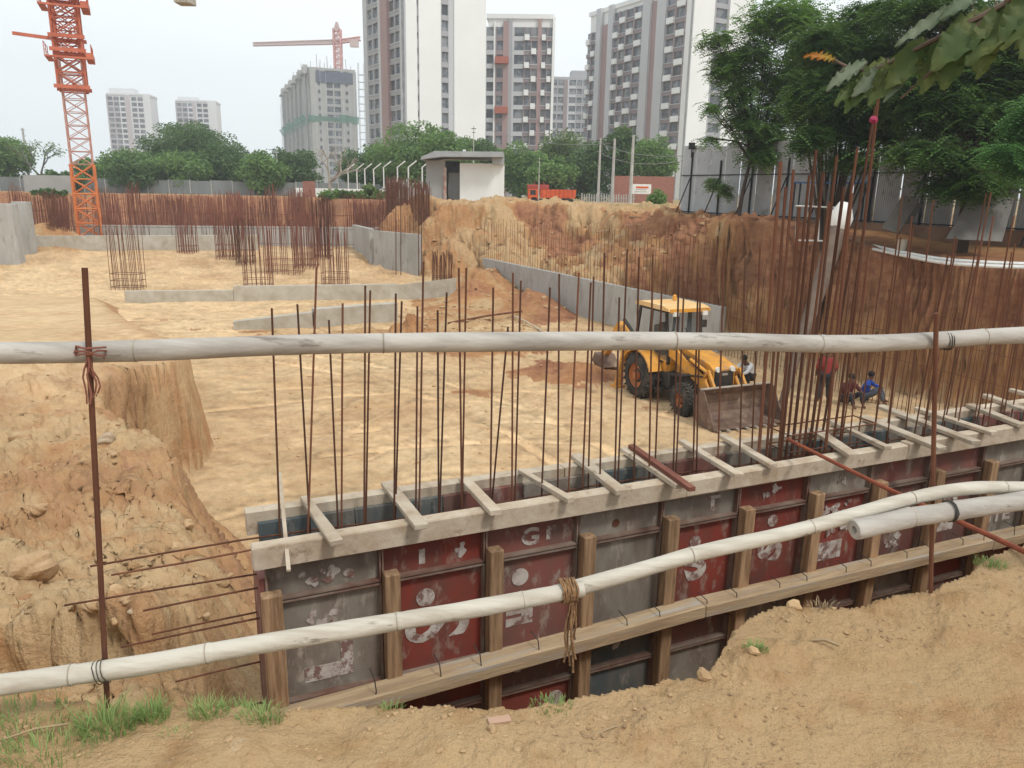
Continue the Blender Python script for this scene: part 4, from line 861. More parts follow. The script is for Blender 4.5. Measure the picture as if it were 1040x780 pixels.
for i, x in enumerate(np.arange(.9, FL, 2.45)):
    b = MB(); b.bar((x, yp, -.3), (x+.03, yp, 3.1 if i else 3.6), .07); b.bar((x-.1, yp+sidey*1.0, -.2), (x, yp+sidey*.04, 2.2), .05); b.build('post', fblk, fe)
for z, l in ((.35, 0), (2.35, 1)):
    MB().bar((0, sidey*.045, z), (FL, sidey*.045, z), .05).build('rail', fblk, fe)
plin = mat('plinth_earth', (.17, .10, .065), (.24, .15, .10), rough=.95, scale=1.2, bump=.3)
b = MB(); b.bar(FA+fn*.35+Vector((0, 0, .0)), FB+fd*4+fn*.35+Vector((0, 0, .0)), .3, 1.0); o = b.build('plinth_wall', plin); tag(o, 'low brown earth-stained plinth wall under the corrugated fence', 'plinth wall')
# floodlight on first post
p = FA+fd*.9+fn*.15; b = MB(); b.tube([(p.x, p.y, 3.5), (p.x, p.y, 4.25)], .03, 6); b.box(p.x-.2, p.x+.1, p.y-.25, p.y, 3.95, 4.3); tag(b.build('floodlight', fblk), 'black floodlight on the first post of the corrugated fence', 'floodlight')
def onz(u, v, y): return PY(u, v, y)
# leaning sheets and bucket, table, frame, pipes
sheetg = mat('grey_board', (.21, .20, .185), (.15, .14, .13), rough=.8, scale=1.5, rnd=.1)
def board(pts, y0, dy, m, label, cat='board', th=.04, name='leaning_board'):
    P = [PY(u, v, y0+(dy if k in (2, 3) else 0)) for k, (u, v) in enumerate(pts)]
    n = (P[1]-P[0]).cross(P[3]-P[0]).normalized()*th; b = MB(); b.add(P+[q+n for q in P], [(0,1,2,3),(7,6,5,4),(0,4,5,1),(1,5,6,2),(2,6,7,3),(3,7,4,0)]); return tag(b.build(name, m), label, cat)
board([(960, 243), (1017, 246), (1030, 200), (986, 200)], 25.6, 1.0, sheetg, 'large flat grey board leaning against the fence at far right')
board([(895, 232), (912, 237), (933, 203), (916, 199)], 27.2, .6, sheetg, 'narrow grey board leaning sideways on the right bank')
board([(915, 226), (924, 228), (937, 208), (928, 206)], 27.6, .5, sheetg, 'smaller darker board behind the narrow leaning board', th=.06)
p = Vector((PY(917, 238, 27).x, 27, 0)); p.z = gz(p.x, p.y); b = MB(); b.lathe([(-.1, .14), (.0, .15), (.42, .19), (.44, .20), (.44, .17), (.1, .13)], 16, p, 'z'); tag(b.build('bucket', concrete_w), 'dirty white plastic bucket below the narrow leaning board', 'bucket')
blue = mat('blue_sheet', (.05, .13, .32), (.04, .10, .24), rough=.6, scale=3)
t1 = PY(808, 188, 36); t2 = PY(884, 184, 34)
e = empty('site_table', (t1.x, t1.y, .35), math.atan2(t2.y-t1.y, t2.x-t1.x), 'blue-topped steel stand before the corrugated fence', 'table')
Lt = (t2-t1).length; H_ = 1.75
MB().box(0, Lt, -.4, .4, H_, H_+.06).build('table_top', blue, e)
for x in (.1, Lt-.1):
    for y in (-.35, .35): MB().bar((x, y, -.3), (x, y, H_), .06).build('leg', fblk, e)
# white pipe frame
y = 28.3; q = [PY(808, 244, y), PY(808, 209, y), PY(852, 211, y), PY(850, 245, y)]
pvc = mat('white_pvc', (.74, .74, .72), (.6, .59, .56), rough=.5, scale=6)
b = MB(); b.tube([q[3], q[0], q[1], q[2]], .035, 8); m1 = q[0].lerp(q[3], .55); m2 = q[1].lerp(q[2], .55); b.tube([m1, m2], .03, 8); b.tube([q[1].lerp(q[2], .8)+Vector((0, 0, -.0)), q[3].lerp(q[2], .55)], .05, 8)
tag(b.build('pipe_frame', pvc, smooth=True), 'white plastic pipe frame standing at the cliff edge', 'pipe frame')
def pipe(px, z, r, label):
    pts = interp([PZ(u, v, z) for u, v in px], 30)
    return tag(MB().tube(pts, r, 8).build('white_pipe', pvc, smooth=True), label, 'pipe')
pipe([(848, 242), (880, 248), (920, 257), (965, 264), (1040, 268), (1120, 268)], -.22, .055, 'upper white pipe lying along the cliff edge')
pipe([(850, 246), (882, 252), (920, 260), (965, 267.5), (1040, 271.5), (1120, 272)], -.30, .055, 'lower white pipe lying along the cliff edge')
# wrapped wooden prop
prop = mat('prop_bark', (.17, .125, .095), (.12, .085, .065), rough=.8, scale=3, bump=.2)
A = PY(812, 350, 23.0); B = PY(851, 232, 24.6); A2 = A+(A-B)*.5; A2.z = -4.9
pts = [A2, A, A.lerp(B, .5)+Vector((.03, 0, 0)), B]
tag(MB().tube(pts, [.10, .16, .24, .30], 12).build('timber_prop', prop, smooth=True), 'thick tapered grey-brown prop leaning before the cliff', 'prop')
cl = MB(); vs, fs = ico(B+Vector((.05, -.05, .3)), .42, 2, (.8, .7, 1.3), .12); cl.add(vs, fs); tag(cl.build('cloth_wrap', white, smooth=True), 'white cloth bundle wrapped on the tip of the thick prop', 'cloth')
A = PY(740, 237, 38); 
# brown debris on the right bank and timber post
for k, (u, v, l) in enumerate(((620, 233, 'dark plank end sticking out of the sand bank'), (592, 236, 'bent pale board half buried in the sand bank'), (655, 222, 'small dark beam lying on top of the sand bank'))):
    p = PG(u, v); a = k*1.1+.3; d = Vector((math.cos(a), math.sin(a)*.6, .25 if k < 2 else .02)); b = MB().bar(p-d*.9, p+d*1.1, .22, .08); tag(b.build('plank', wood), l, 'plank')
p = PG(545, 322); 
for k, (u0_, v0_, u1_, v1_, l) in enumerate(((455, 330, 530, 318, 'curved thin pipe lying on the pit sand'), (520, 322, 550, 338, 'short pale plank lying by the sand heap'), (462, 288, 484, 296, 'dark stick lying on the sand near the kerb wall'))):
    a = PG(u0_, v0_)+Vector((0, 0, .06)); c = PG(u1_, v1_)+Vector((0, 0, .08)); tag(MB().tube([a, a.lerp(c, .5)+Vector((0, 0, .05)), c], .05, 6).build('stick', rust if k != 1 else woodp), l, 'stick')
# ---------------------------------------------------------------- guard building, truck, poles at the back
cream = mat('wall_white', (.80, .81, .80), (.70, .71, .69), rough=.8, scale=.3); greyw = mat('wall_grey', (.36, .36, .35), (.30, .30, .29), rough=.85, scale=.5); roofg = mat('roof_grey', (.40, .42, .43), (.32, .33, .34), rough=.7, scale=.6); darki = mat('dark_opening', (.03, .03, .032), rough=.6)
y = 72; a = PY(432, 214, y); b2 = PY(512, 206, y); zb_ = -3.0; 
def bx(u0_, u1_, v0_, v1_, y0, y1, zb=None):
    X0 = PY(u0_, v1_, y0).x; X1 = PY(u1_, v1_, y0).x; z1 = PY((u0_+u1_)/2, v0_, y0).z; z0 = PY((u0_+u1_)/2, v1_, y0).z if zb is None else zb; return X0, X1, y0, y1, z0, z1
e = empty('guard_house', (a.x, y, 0), 0, 'small white and grey flat-roofed building on the sand bank', 'guard house')
def eb(name, m, *q, off=(a.x, y)):
    X0, X1, Y0, Y1, z0, z1 = bx(*q); return MB().box(X0-off[0], X1-off[0], Y0-off[1], Y1-off[1], z0, z1).build(name, m, e)
eb('side_wall', greyw, 433, 452, 163, 213, 72, 76, -1.6); eb('front_wall', cream, 467, 511, 166, 203, 72, 78, -1.2)
eb('entrance_wall', greyw, 456, 467, 166, 212, 73.5, 76, -1.2); eb('opening', darki, 452, 467, 164, 175, 73.2, 73.4)
eb('brick_jamb', mat('brick_jamb', (.35, .16, .12), (.5, .45, .4), scale=3), 450.5, 453.5, 170, 208, 71.8, 72, -1.0)
eb('parapet', roofg, 500, 512, 158, 167, 71.5, 72)
X0, X1, Y0, Y1, z0, z1 = bx(431, 511, 155, 163, 71, 79)
b = MB(); zz = z0; b.prism([(X0-a.x-.3, zz), (X0-a.x-.2, zz+.25), (X0-a.x+1.0, zz+.75), (X1-a.x, zz+.78), (X1-a.x, zz+.35), (X0-a.x+1.5, zz+.28)], -1.5, 7); b.build('roof', roofg, e)
eb('foundation', greyw, 452, 470, 206, 216, 71.2, 73, -2.2)
eb('water_outlet', white, 470, 473, 152, 158, 74, 74.3)
# pink drum, debris at its foot
p = PY(483, 212, 69); tag(MB().lathe([(-.4, .3), (.4, .3)], 14, (p.x, 69, p.z), 'x').build('drum', mat('drum_pink', (.6, .35, .33), rough=.6)), 'small pinkish drum lying at the foot of the guard house', 'drum')
# red tipper truck
tru = mat('truck_red', (.42, .07, .05), (.30, .05, .03), rough=.5, scale=1.5); tro = mat('truck_orange', (.70, .13, .03), (.55, .08, .02), rough=.5, scale=2)
y = 100; a = PY(535, 208, y); c = PY(584, 208, y); Lt = c.x-a.x; gz_ = PY(560, 208.5, y).z
e = empty('tipper_truck', (a.x, y, gz_), 0, 'red and orange tipper truck parked beyond the sand bank', 'truck')
u = Lt/6.3
MB().box(.1*u, 1.5*u, -1.15, 1.15, .6, 2.0, None, .12).build('cab', tro, e)
b = MB(); b.box(.0, 2.8*u, -1.1, 1.1, 1.95, 2.5, None, .05); 
for xx in (.9, 1.5, 2.1): b.box(xx*u, xx*u+.08, -1.12, 1.12, .8, 2.8)
b.build('body_rack', tru, e)
MB().box(.4*u, 1.1*u, -1.17, -1.13, 1.25, 1.85).build('window', darki, e)
b = MB(); b.prism([(1.7*u, .9), (1.7*u, 1.95), (6.3*u, 1.95), (6.2*u, .9)], -1.2, 1.2)
tb2 = b.build('tipper_body', tro, e)
bb = MB()
for i in range(8): bb.box((1.9+i*.55)*u, (1.9+i*.55)*u+.08, -1.25, -1.2, .9, 1.95)
bb.build('ribs', tru, tb2)
MB().box(.2, 6.0*u, -.4, .4, .5, .8).build('chassis', blk, e)
for xx in (.9, 4.2, 5.3):
    for s in (-1, 1): MB().lathe([(s*1.0-.15, .5), (s*1.0+.15, .5)], 20, (xx*u, 0, .5)).build('wheel', tyre_m, e)
# concrete poles
polem = mat('pole_concrete', (.45, .44, .41), (.36, .35, .33), rough=.85, scale=1)
def pole(u_, vt, vb, y, r, label, name='utility_pole', m=polem, cross=True, cat='pole', group='poles behind the sand bank', w=.0):
    a = PY(u_, vb, y); t = PY(u_, vt, y); 
    e = empty(name, (a.x, y, min(a.z, 0)-.3), 0, label, cat, group); H_ = t.z-min(a.z, 0)+.3
    MB().tube([(0, 0, 0), (0, 0, H_)], [r*1.25, r*.8], 8).build('shaft', m, e)
    if cross:
        b = MB(); b.box(-w, w, -.05, .05, H_-.35, H_-.27); b.box(-w*.7, w*.7, -.05, .05, H_-.8, H_-.74)
        b.build('cross_arm', blk, e)
    return t
tp = [pole(607, 140, 210, 95, .14, 'slim grey concrete pole left of the brick wall sign', w=.6), pole(621, 141, 212, 92, .17, 'concrete pole just left of the brick wall', w=.6), pole(639.5, 137, 213, 85, .17, 'thickest leaning concrete pole before the brick wall', w=.6)]
pole(547, 160, 200, 97, .06, 'thin lamp pole rising behind the red truck', cross=True, w=.5)
pole(404, 137, 190, 110, .10, 'thin pole before the tree left of the guard house', cross=False)
pole(481, 128, 158, 100, .06, 'short grey pole above the guard house roof', cross=True, w=.3)
pole(30, 130, 185, 120, .16, 'slim pole at far left above the fence', cross=True, w=.3)
pole(283, 150, 196, 115, .10, 'street lamp pole by the far fence below the unfinished tower', cross=True, w=1.1)
for (P1, P2, sag, l) in ((tp[0]+Vector((0,0,-.4)), PY(700, 158, 60), .6, 'upper'), (tp[0]+Vector((0,0,-1.5)), PY(700, 162, 60), .8, 'middle'), (PY(500, 133, 120), tp[1]+Vector((0,0,-.5)), .8, 'long')):
    pts = [P1.lerp(P2, f)+Vector((0, 0, -4*sag*f*(1-f))) for f in np.linspace(0, 1, 12)]
    tag(MB().tube(pts, .025, 4).build('overhead_wire', mat('wire_grey', (.25, .25, .25))), f'{l} overhead wire strung past the concrete poles', 'wire')
brick = mat('brick', (.33, .15, .11), (.25, .11, .085), rough=.9, scale=2, stretch=(1, 1, 4), bump=.1)
def flat(u0_, u1_, vt, vb, y, th, m, name, label, cat, z0=None):
    X0, X1, Y0, Y1, z0_, z1_ = bx(u0_, u1_, vt, vb, y, y+th, z0); return tag(MB().box(X0, X1, Y0, Y1, z0_, z1_).build(name, m), label, cat)
flat(623, 683, 179, 212, 98, .3, brick, 'brick_wall', 'red-brown brick wall between the concrete poles and the corrugated fence', 'wall', -.2)
e = empty('notice_board', (PY(641, 210, 88).x, 88, 0), 0, 'white notice board on two thin legs before the brick wall', 'notice board'); x0 = PY(641, 210, 88).x
X0, X1, Y0, Y1, z0, z1 = bx(641, 661, 187, 197, 88, 88.08); MB().box(X0-x0, X1-x0, 0, .08, z0, z1).build('board', white, e)
MB().box(X0-x0+.5, X1-x0-.3, -.02, -.005, z1-.45, z1-.25).build('heading_stripe', tro, e); 
for i in range(2): MB().box(X0-x0+.4+.1*i, X1-x0-.5, -.02, -.005, z0+.2+i*.22, z0+.27+i*.22).build('faded_line', greyw, e)
for xx in (X0-x0+.05, X1-x0-.12): MB().box(xx, xx+.07, .01, .07, -.3, z0).build('leg', white, e)
# picket fence
e = empty('picket_fence', (PY(590, 210, 90).x, 90, 0), 0, 'white concrete picket fence with open gaps left of the notice board', 'fence'); x0 = PY(590, 210, 90).x; x1 = PY(645, 210, 90).x
n = 22
for i in range(n): MB().box((x1-x0)*i/n, (x1-x0)*i/n+.12, -.06, .06, -.3, 1.25+.1*(i % 3 == 0)).build('picket', polem, e)
MB().box(0, x1-x0, .065, .1, .8, .88).build('rail', polem, e)
# bent-top mesh fence posts and low white wall
e = empty('boundary_wall', (PY(300, 192, 105).x, 105, 0), 0, 'low whitewashed boundary wall left of the guard house', 'wall'); x0 = PY(300, 192, 105).x; x1 = PY(436, 192, 105).x
MB().box(0, x1-x0, 0, .3, -1, 1.35).build('wall', cream, e)
for i, u_ in enumerate((354, 363, 371, 380, 390, 404, 415, 429)):
    y = 104-i*3; a = PY(u_, 195, y); t = PY(u_, 170 if i > 3 else 172, y); e = empty('fence_post', (a.x, y, -.5), 0, 'white fence post with a bent top left of the guard house', 'fence post', 'bent-top fence posts')
    MB().tube([(0, 0, 0), (0, 0, t.z+.5), (.9, .1, t.z+1.2)], .07, 6).build('shaft', white, e)
# far fence left
fgrey = mat('far_fence', (.22, .235, .235), (.16, .17, .17), rough=.7, scale=.4, stretch=(1, 1, .3))
x = -85; k = 0; e = empty('far_fence', (-85, 112, 0), 0, 'long grey sheet fence under the distant trees on the left', 'fence')
while x < -20:
    MB().box(x+85, x+85+2.9, 0, .1, -.5, 2.15-.1*(k % 2)).build('sheet', fgrey, e); x += 3.0; k += 1
for i in range(22): MB().box(i*3-.06, i*3+.05, -.12, -.01, -.5, 2.2).build('post', polem, e)
flat(25, 75, 178, 192, 100, .3, greyw, 'site_shed', 'low grey shed strip before the far fence at left', 'shed', -.3)
flat(308, 320, 184, 200, 96, .3, brick, 'brick_stack', 'small red brick stack at the far edge of the pit', 'brick stack', -.5)
# ---------------------------------------------------------------- cranes
cro = mat('crane_orange', (.55, .16, .09), (.42, .11, .06), rough=.6, scale=1); crw = mat('crane_white', (.55, .42, .40), rough=.6)
def lattice(mb, a, b, w0, w1, n, r, up=Vector((0, 0, 1)), four=True):
    a = Vector(a); b = Vector(b); d = (b-a).normalized(); s = d.cross(Vector((0, 1, 0)) if abs(d.y) < .9 else Vector((1, 0, 0))).normalized(); t = d.cross(s)
    def ring(f):
        w = (w0+(w1-w0)*f)/2; c = a.lerp(b, f); return [c+s*w+t*w, c-s*w+t*w, c-s*w-t*w, c+s*w-t*w]
    for k in range(4): mb.tube([ring(0)[k], ring(1)[k]], r*1.5, 4)
    for i in range(n):
        p = ring(i/n); q = ring((i+1)/n)
        for k in range(4):
            k2 = (k+1) % 4; mb.tube([p[k], p[k2]], r, 4, cap=False)
            if (i+k) % 2: mb.tube([p[k], q[k2]], r, 4, cap=False)
            else: mb.tube([p[k2], q[k]], r, 4, cap=False)
            mb.tube([p[k2] if (i+k) % 2 else p[k], q[k] if (i+k) % 2 else q[k2]], r*.7, 4, cap=False)
cx, cy = -35.38, 65; CA = R(25); ce = empty('tower_crane', (cx, cy, -4), CA, 'orange lattice tower crane rising out of the pit on the left', 'tower crane')
b = MB(); lattice(b, (0, 0, 0), (0, 0, 7.0), 1.7, 1.65, 6, .055); b.build('mast_base', mat('crane_orange_bright', (.68, .22, .07), (.5, .15, .05), rough=.6, scale=1), ce)
b = MB(); lattice(b, (0, 0, 7.0), (0, 0, 15.0), 1.55, 1.55, 8, .033); b.build('mast', mat('crane_faded', (.50, .27, .22), rough=.7), ce)
b = MB(); lattice(b, (0, 0, 15.0), (0, 0, 27), 1.55, 1.55, 11, .045); b.build('mast_top', cro, ce)
b = MB(); lattice(b, (0, 0, 12.6), (0, 0, 20.5), 1.95, 1.95, 6, .055)
for z in (12.7, 15.4, 16.4, 19.2, 20.4): b.box(-1.25, 1.25, -1.25, -1.15, z, z+.28); b.box(-1.25, 1.25, 1.15, 1.25, z, z+.28)
b.build('climbing_cage', cro, ce)
for z, w in ((14.9, 1.6), (18.6, 1.65)):
    b = MB(); b.box(-w, -1.2, -1.4, 1.4, z, z+.12); b.box(1.2, w+.1, -1.4, 1.4, z, z+.5); b.box(-w, w, -1.5, -1.25, z, z+.14)
    for s in (-1, 1):
        for yy in (-1.4, 0, 1.4): b.tube([(s*w, yy, z), (s*w, yy, z+1.1)], .03, 4)
        b.tube([(s*w, -1.4, z+1.1), (s*w, 1.4, z+1.1)], .03, 4); b.tube([(s*w, -1.4, z+.6), (s*w, 1.4, z+.6)], .02, 4)
    b.build('work_platform', cro, ce)
b = MB(); b.bar((-3.6, -.9, 16.45), (-1.1, -.9, 16.3), .12, .25); b.build('lifting_beam', cro, ce)
b = MB(); b.prism([(-1.1, 20.4), (-1.35, 22.6), (1.35, 22.6), (1.1, 20.4)], -1.0, 1.0); b.box(-1.5, 1.5, -1.5, 1.5, 20.9, 21.2); b.build('slewing_unit', cro, ce)
b = MB(); b.box(1.3, 2.8, -2.2, -.6, 22.8, 25, None, .1); b.build('cabin', white, ce)
b = MB(); lattice(b, (0, 0, 23), (0, 0, 30), 1.7, .5, 6, .06); b.build('tower_head', cro, ce)
b = MB(); lattice(b, (0, 0, 23.6), (-38, -4, 24.2), 1.2, .9, 30, .05); b.build('jib', cro, ce)
b = MB(); CJ = Vector((math.cos(CA), -math.sin(CA), 0)); lattice(b, (0, 0, 23.4), CJ*10.5+Vector((0, 0, 23.4)), 1.2, 1.1, 8, .05); b.build('counter_jib', cro, ce)
b = MB()
q0 = PY(180, 0, 65); q1 = PY(196.5, 4.5, 65)
xx0 = q0.x-cx; xx1 = q1.x-cx; zl_ = q1.z+4
MC = Matrix.Rotation(-CA, 4, 'Z')
for i in range(5): b.box(xx0+(xx1-xx0)*i/5, xx0+(xx1-xx0)*(i+1)/5-.05, -.7, .7, zl_, zl_+3.2, MC)
b.build('counterweight', concrete_w, ce)
b = MB(); b.tube([CJ*(xx0+.6)+Vector((0, 0, zl_+3)), CJ*(xx0+.6)+Vector((0, 0, 23.6))], .05, 4); b.tube([Vector((0, 0, 30)), CJ*9+Vector((0, 0, 23.5))], .04, 4); b.tube([(0, 0, 30), (-24, -2.5, 24.4)], .04, 4); b.build('tie_bars', cro, ce)
# ---------------------------------------------------------------- buildings
w_white = mat('render_white', (.80, .81, .81), (.74, .75, .75), rough=.8, scale=.08); w_grey = mat('render_grey', (.38, .38, .40), (.34, .34, .36), rough=.8, scale=.08); w_lgrey = mat('render_pale_grey', (.52, .53, .55), (.48, .49, .51), rough=.8, scale=.08)
w_pink = mat('render_rose', (.38, .26, .25), (.33, .23, .225), rough=.8, scale=.1); w_red = mat('render_red', (.40, .13, .09), rough=.8); w_brown = mat('render_mauve', (.29, .235, .24), (.25, .21, .215), rough=.8, scale=.1)
gl = mat('window_glass', (.085, .095, .115), (.20, .21, .225), rough=.25, scale=.5, lo=.45, hi=.55, spec=.5, rnd=.4)
gldark = mat('opening_dark', (.045, .045, .05), (.08, .08, .085), rough=.8, scale=1)
def building(name, corner, ang, label, faces, h, depth=None, z0=-1.0, fh=3.0, core=None, cat='apartment tower', win_cap=96, extra=None):
    """corner: nearest corner; ang: heading of front face (to the right). faces: dict front/left lists of (x0,x1,type,mat,opts)"""
    e = empty(name, (corner[0], corner[1], z0), ang, label, cat)
    core = core or w_white; Wf = max(s[1] for s in faces['front']); Wl = max([s[1] for s in faces.get('left', [])] or [depth or 14])
    body = MB(); body.box(.7, Wf-.7, .7, Wl-.7, 0, h-z0); body.build('core', core, e)
    nf = int((h-z0)/fh); cnt = 0; rest = MB(); walls = {}
    cur = [0]
    def wadd(m): return walls.setdefault((m.name, cur[0]), (m, MB()))[1]
    for face, strips in faces.items():
        if face == 'front': T = lambda x0, x1, y0, y1: (x0, x1, y0, y1)
        else: T = lambda x0, x1, y0, y1: (y0, y1, x0, x1)
        for st in strips:
            cur[0] += 1; x0, x1, ty, m = st[:4]; hh = (st[4] if len(st) > 4 and st[4] else h)-z0; pr = st[5] if len(st) > 5 else 0
            if ty == 'wall': q = T(x0, x1, -pr, .69); wadd(m).box(*q, 0, hh); continue
            n = {'win': 1, 'win2': 2, 'win3': 3, 'alt': 2, 'slit': 1}.get(ty, 1)
            cw = (x1-x0)/n
            for f in range(nf):
                zf = f*fh
                if zf+fh > hh+.01: break
                sp_h = 1.0 if ty != 'slit' else 1.8
                q = T(x0, x1, .10-pr, .69); wadd(m).box(*q, zf, zf+sp_h)
                q = T(x0, x1, -.02-pr, .10-pr-.002)
                if ty in ('win2', 'win3', 'alt'): wadd(w_lgrey).box(*q, zf+sp_h-.16, zf+sp_h)
                for c in range(n):
                    a0 = x0+c*cw; pier = .18*cw if ty != 'slit' else .25*cw
                    q = T(a0, a0+pier, .04-pr, .69); wadd(m).box(*q, zf+sp_h+.002, zf+fh-.002)
                    q = T(a0+pier+.01, a0+cw-.01, .45-pr, .6)
                    if cnt < win_cap and f > 2: 
                        MB().box(*q, zf+sp_h+.01, zf+fh-.01).build('window', gl, e); cnt += 1
                    else: rest.box(*q, zf+sp_h+.01, zf+fh-.01)
                    if ty == 'alt' and (f+c) % 2 == 0:
                        q = T(a0+cw*.1, a0+cw*.8, -.55-pr, -.03-pr); MB().box(*q, zf+.1, zf+1.35).build('ledge', w_white, e)
    for m, mb in walls.values(): mb.build('wall', m, e)
    if rest.v: tag(rest.build('windows', gl, e), kind='stuff')
    b = MB(); b.box(.3, Wf-.3, .3, Wl-.3, h-z0+.005, h-z0+1.0); b.build('parapet', core, e)
    if extra:
        b = MB()
        for q in extra: b.box(*q)
        b.build('roof_block', core, e)
    return e
def depthpt(u_, y): d = ray(u_, 190); return (d.x*y/d.y, y)
# tower A
cA = depthpt(410, 165); 
FS = 1.18
building('apartment_tower', cA, R(35), 'tall white and grey apartment tower cut off by the top edge, left of centre',
  {'front': [(q[0]*FS, q[1]*FS)+tuple(q[2:]) for q in [(0, .8, 'wall', w_lgrey), (.8, 2.9, 'wall', w_white, 0, .25), (2.9, 3.3, 'slit', w_grey), (3.3, 7.6, 'wall', w_white, 0, .2), (7.6, 9.2, 'win', w_grey), (9.2, 10.2, 'wall', w_lgrey), (10.2, 16.8, 'wall', w_white, 0, .4)]],
   'left': [(0, 5.5, 'win2', w_grey), (5.5, 8.5, 'wall', w_pink, 0, .5), (8.5, 10, 'wall', w_lgrey, 0, .3), (10, 16, 'win2', w_grey), (16, 18, 'wall', w_lgrey)]}, 78)
cB = depthpt(491.5, 192)
building('apartment_tower', cB, R(-2), 'mauve and white apartment tower with red balconies, left of the skyline gap',
  {'front': [(0, 2.0, 'win', w_lgrey, 38.6), (2.0, 2.4, 'wall', w_white, 39.2), (2.4, 4.2, 'win', w_brown, 39.2), (4.2, 5.5, 'wall', w_pink, 39.2), (5.5, 6.3, 'wall', w_grey), (6.3, 9.0, 'win', w_lgrey), (9.0, 12.2, 'alt', w_brown, 39.0), (12.2, 13.0, 'wall', w_pink), (13.0, 15.6, 'alt', w_brown, 39.0), (15.6, 16.2, 'wall', w_white, 40.1, .2)]}, 39.8, depth=16)
e = bpy.context.scene.collection.objects[-1]
for z in (8, 20, 31): 
    b = MB(); b.box(2.4, 5.5, -.9, -.02, z, z+1.5); o = b.build('balcony', w_red, [o_ for o_ in C.objects if o_.get('label', '').startswith('mauve and white')][0])
# right tower C
cC = depthpt(692, 180)
cL = depthpt(590, 215); dirL = Vector((cL[0]-cC[0], cL[1]-cC[1])); LC = dirL.length; angC = math.atan2(dirL.y, dirL.x)-math.pi/2
k_ = LC/40.5
building('apartment_tower', cC, angC, 'long rose and white apartment block stretching back, its white end facing right',
  {'front': [(0, 5.8, 'wall', w_white, 47.5, .3), (5.8, 10.2, 'win', w_grey, 44.5), (10.2, 17.5, 'wall', w_white, 46, .35)],
   'left': [(0, 2.2*k_, 'wall', w_white, 47), (2.2*k_, 9*k_, 'alt', w_brown, 44), (9*k_, 12*k_, 'wall', w_lgrey, 47, .3), (12*k_, 14.5*k_, 'wall', w_pink, 44, -.3), (14.5*k_, 17.2*k_, 'wall', w_lgrey, 48, .3), (17.2*k_, 23.8*k_, 'alt', w_brown, 44.5), (23.8*k_, 29*k_, 'alt', w_brown, 44.5), (29*k_, 31*k_, 'wall', w_lgrey, 46, .2), (31*k_, 34*k_, 'wall', w_pink, 42, -.3), (34*k_, 36*k_, 'wall', w_lgrey, 46, .3), (36*k_, 40.5*k_, 'alt', w_brown, 42)]}, 45, extra=[(4, 12, 18*k_, 25*k_, 46, 52), (4, 12, 2, 9, 46, 50)])
building('apartment_block', depthpt(556, 300), R(3), 'low grey apartment block in the gap between the two tall towers', {'front': [(0, 2.5, 'win', w_grey), (2.5, 5, 'win', w_grey), (5, 6.5, 'wall', w_brown), (6.5, 9.5, 'win', w_lgrey), (9.5, 14, 'win2', w_grey)]}, 41, depth=14, core=w_grey, extra=[(8, 13.5, 2, 8, 42, 45.5)], win_cap=60)
w_mau = mat('far_mauve', (.48, .43, .44), rough=.8); w_far = mat('far_white', (.66, .66, .67), rough=.8)
building('distant_tower', depthpt(117, 470), R(10), 'distant white and mauve apartment tower above the trees, just right of the crane', {'front': [(0, 7, 'win2', w_mau), (7, 10, 'win', w_far), (10, 13, 'wall', w_mau), (13, 20, 'win2', w_far), (20, 24, 'wall', w_far)], 'left': [(0, 5, 'wall', w_mau), (5, 12, 'win2', w_far), (12, 15, 'wall', w_far), (15, 19, 'win', w_far)]}, 51, core=w_far, extra=[(1, 15, 4, 12, 52, 56)], win_cap=50)
building('distant_tower', depthpt(185, 500), R(10), 'distant white and mauve apartment tower half hidden by a round tree', {'front': [(0, 7, 'win2', w_mau), (7, 10, 'win', w_far), (10, 12, 'wall', w_mau), (12, 19, 'win2', w_far), (19, 24, 'wall', w_far)], 'left': [(0, 5, 'wall', w_mau), (5, 12, 'win2', w_far), (12, 15, 'wall', w_far), (15, 19, 'win', w_far)]}, 51, core=w_far, extra=[(1, 12, 4, 12, 52, 55)], win_cap=50)
# unfinished tower
w_con = mat('raw_concrete', (.40, .40, .385), (.33, .33, .32), rough=.9, scale=.15); net = mat('green_net', (.10, .30, .25), (.14, .36, .30), rough=.9, scale=.6, alpha=.75)
cD = depthpt(318, 350); ue = building('unfinished_tower', cD, R(22), 'unfinished concrete tower block ringed by green safety net', 
  {'front': [(0, 3.5, 'wall', w_con), (3.5, 5, 'slit', w_con), (5, 7, 'wall', w_con), (7, 13.5, 'win2', w_con), (13.5, 15.2, 'wall', w_con), (15.2, 16.8, 'slit', w_con), (16.8, 20.5, 'wall', w_con)],
   'left': [(i*9.2, i*9.2+9.1, t, w_con) for i, t in ()]+sum([[(i*18, i*18+5, 'wall', w_con), (i*18+5, i*18+8, 'slit', w_con), (i*18+8, i*18+13, 'wall', w_con, 49, .8), (i*18+13, i*18+15.5, 'slit', w_con), (i*18+15.5, i*18+18, 'wall', w_con)] for i in range(6)], [])}, 50, core=w_con, cat='unfinished tower', win_cap=90, fh=3.3)
b = MB(); b.box(3.2, 19, -.4, -.05, 46, 50.5); b.build('dark_formwork', mat('slate', (.10, .11, .15), rough=.8), ue)
for i in range(6): b = MB(); b.box(-2.2, .2, i*18+2, i*18+12, 49.5, 50.3); b.box(-1.8, .2, i*18+2, i*18+3, 50.3, 53); b.box(-1.5, 0, i*18+9, i*18+10, 50.3, 53); b.build('slab_edge', w_con, ue)
b = MB()
for i in range(40): b.tube([(random.uniform(1, 18), random.uniform(1, 60), 50), (random.uniform(1, 18), random.uniform(1, 60), 50)], .1, 4)
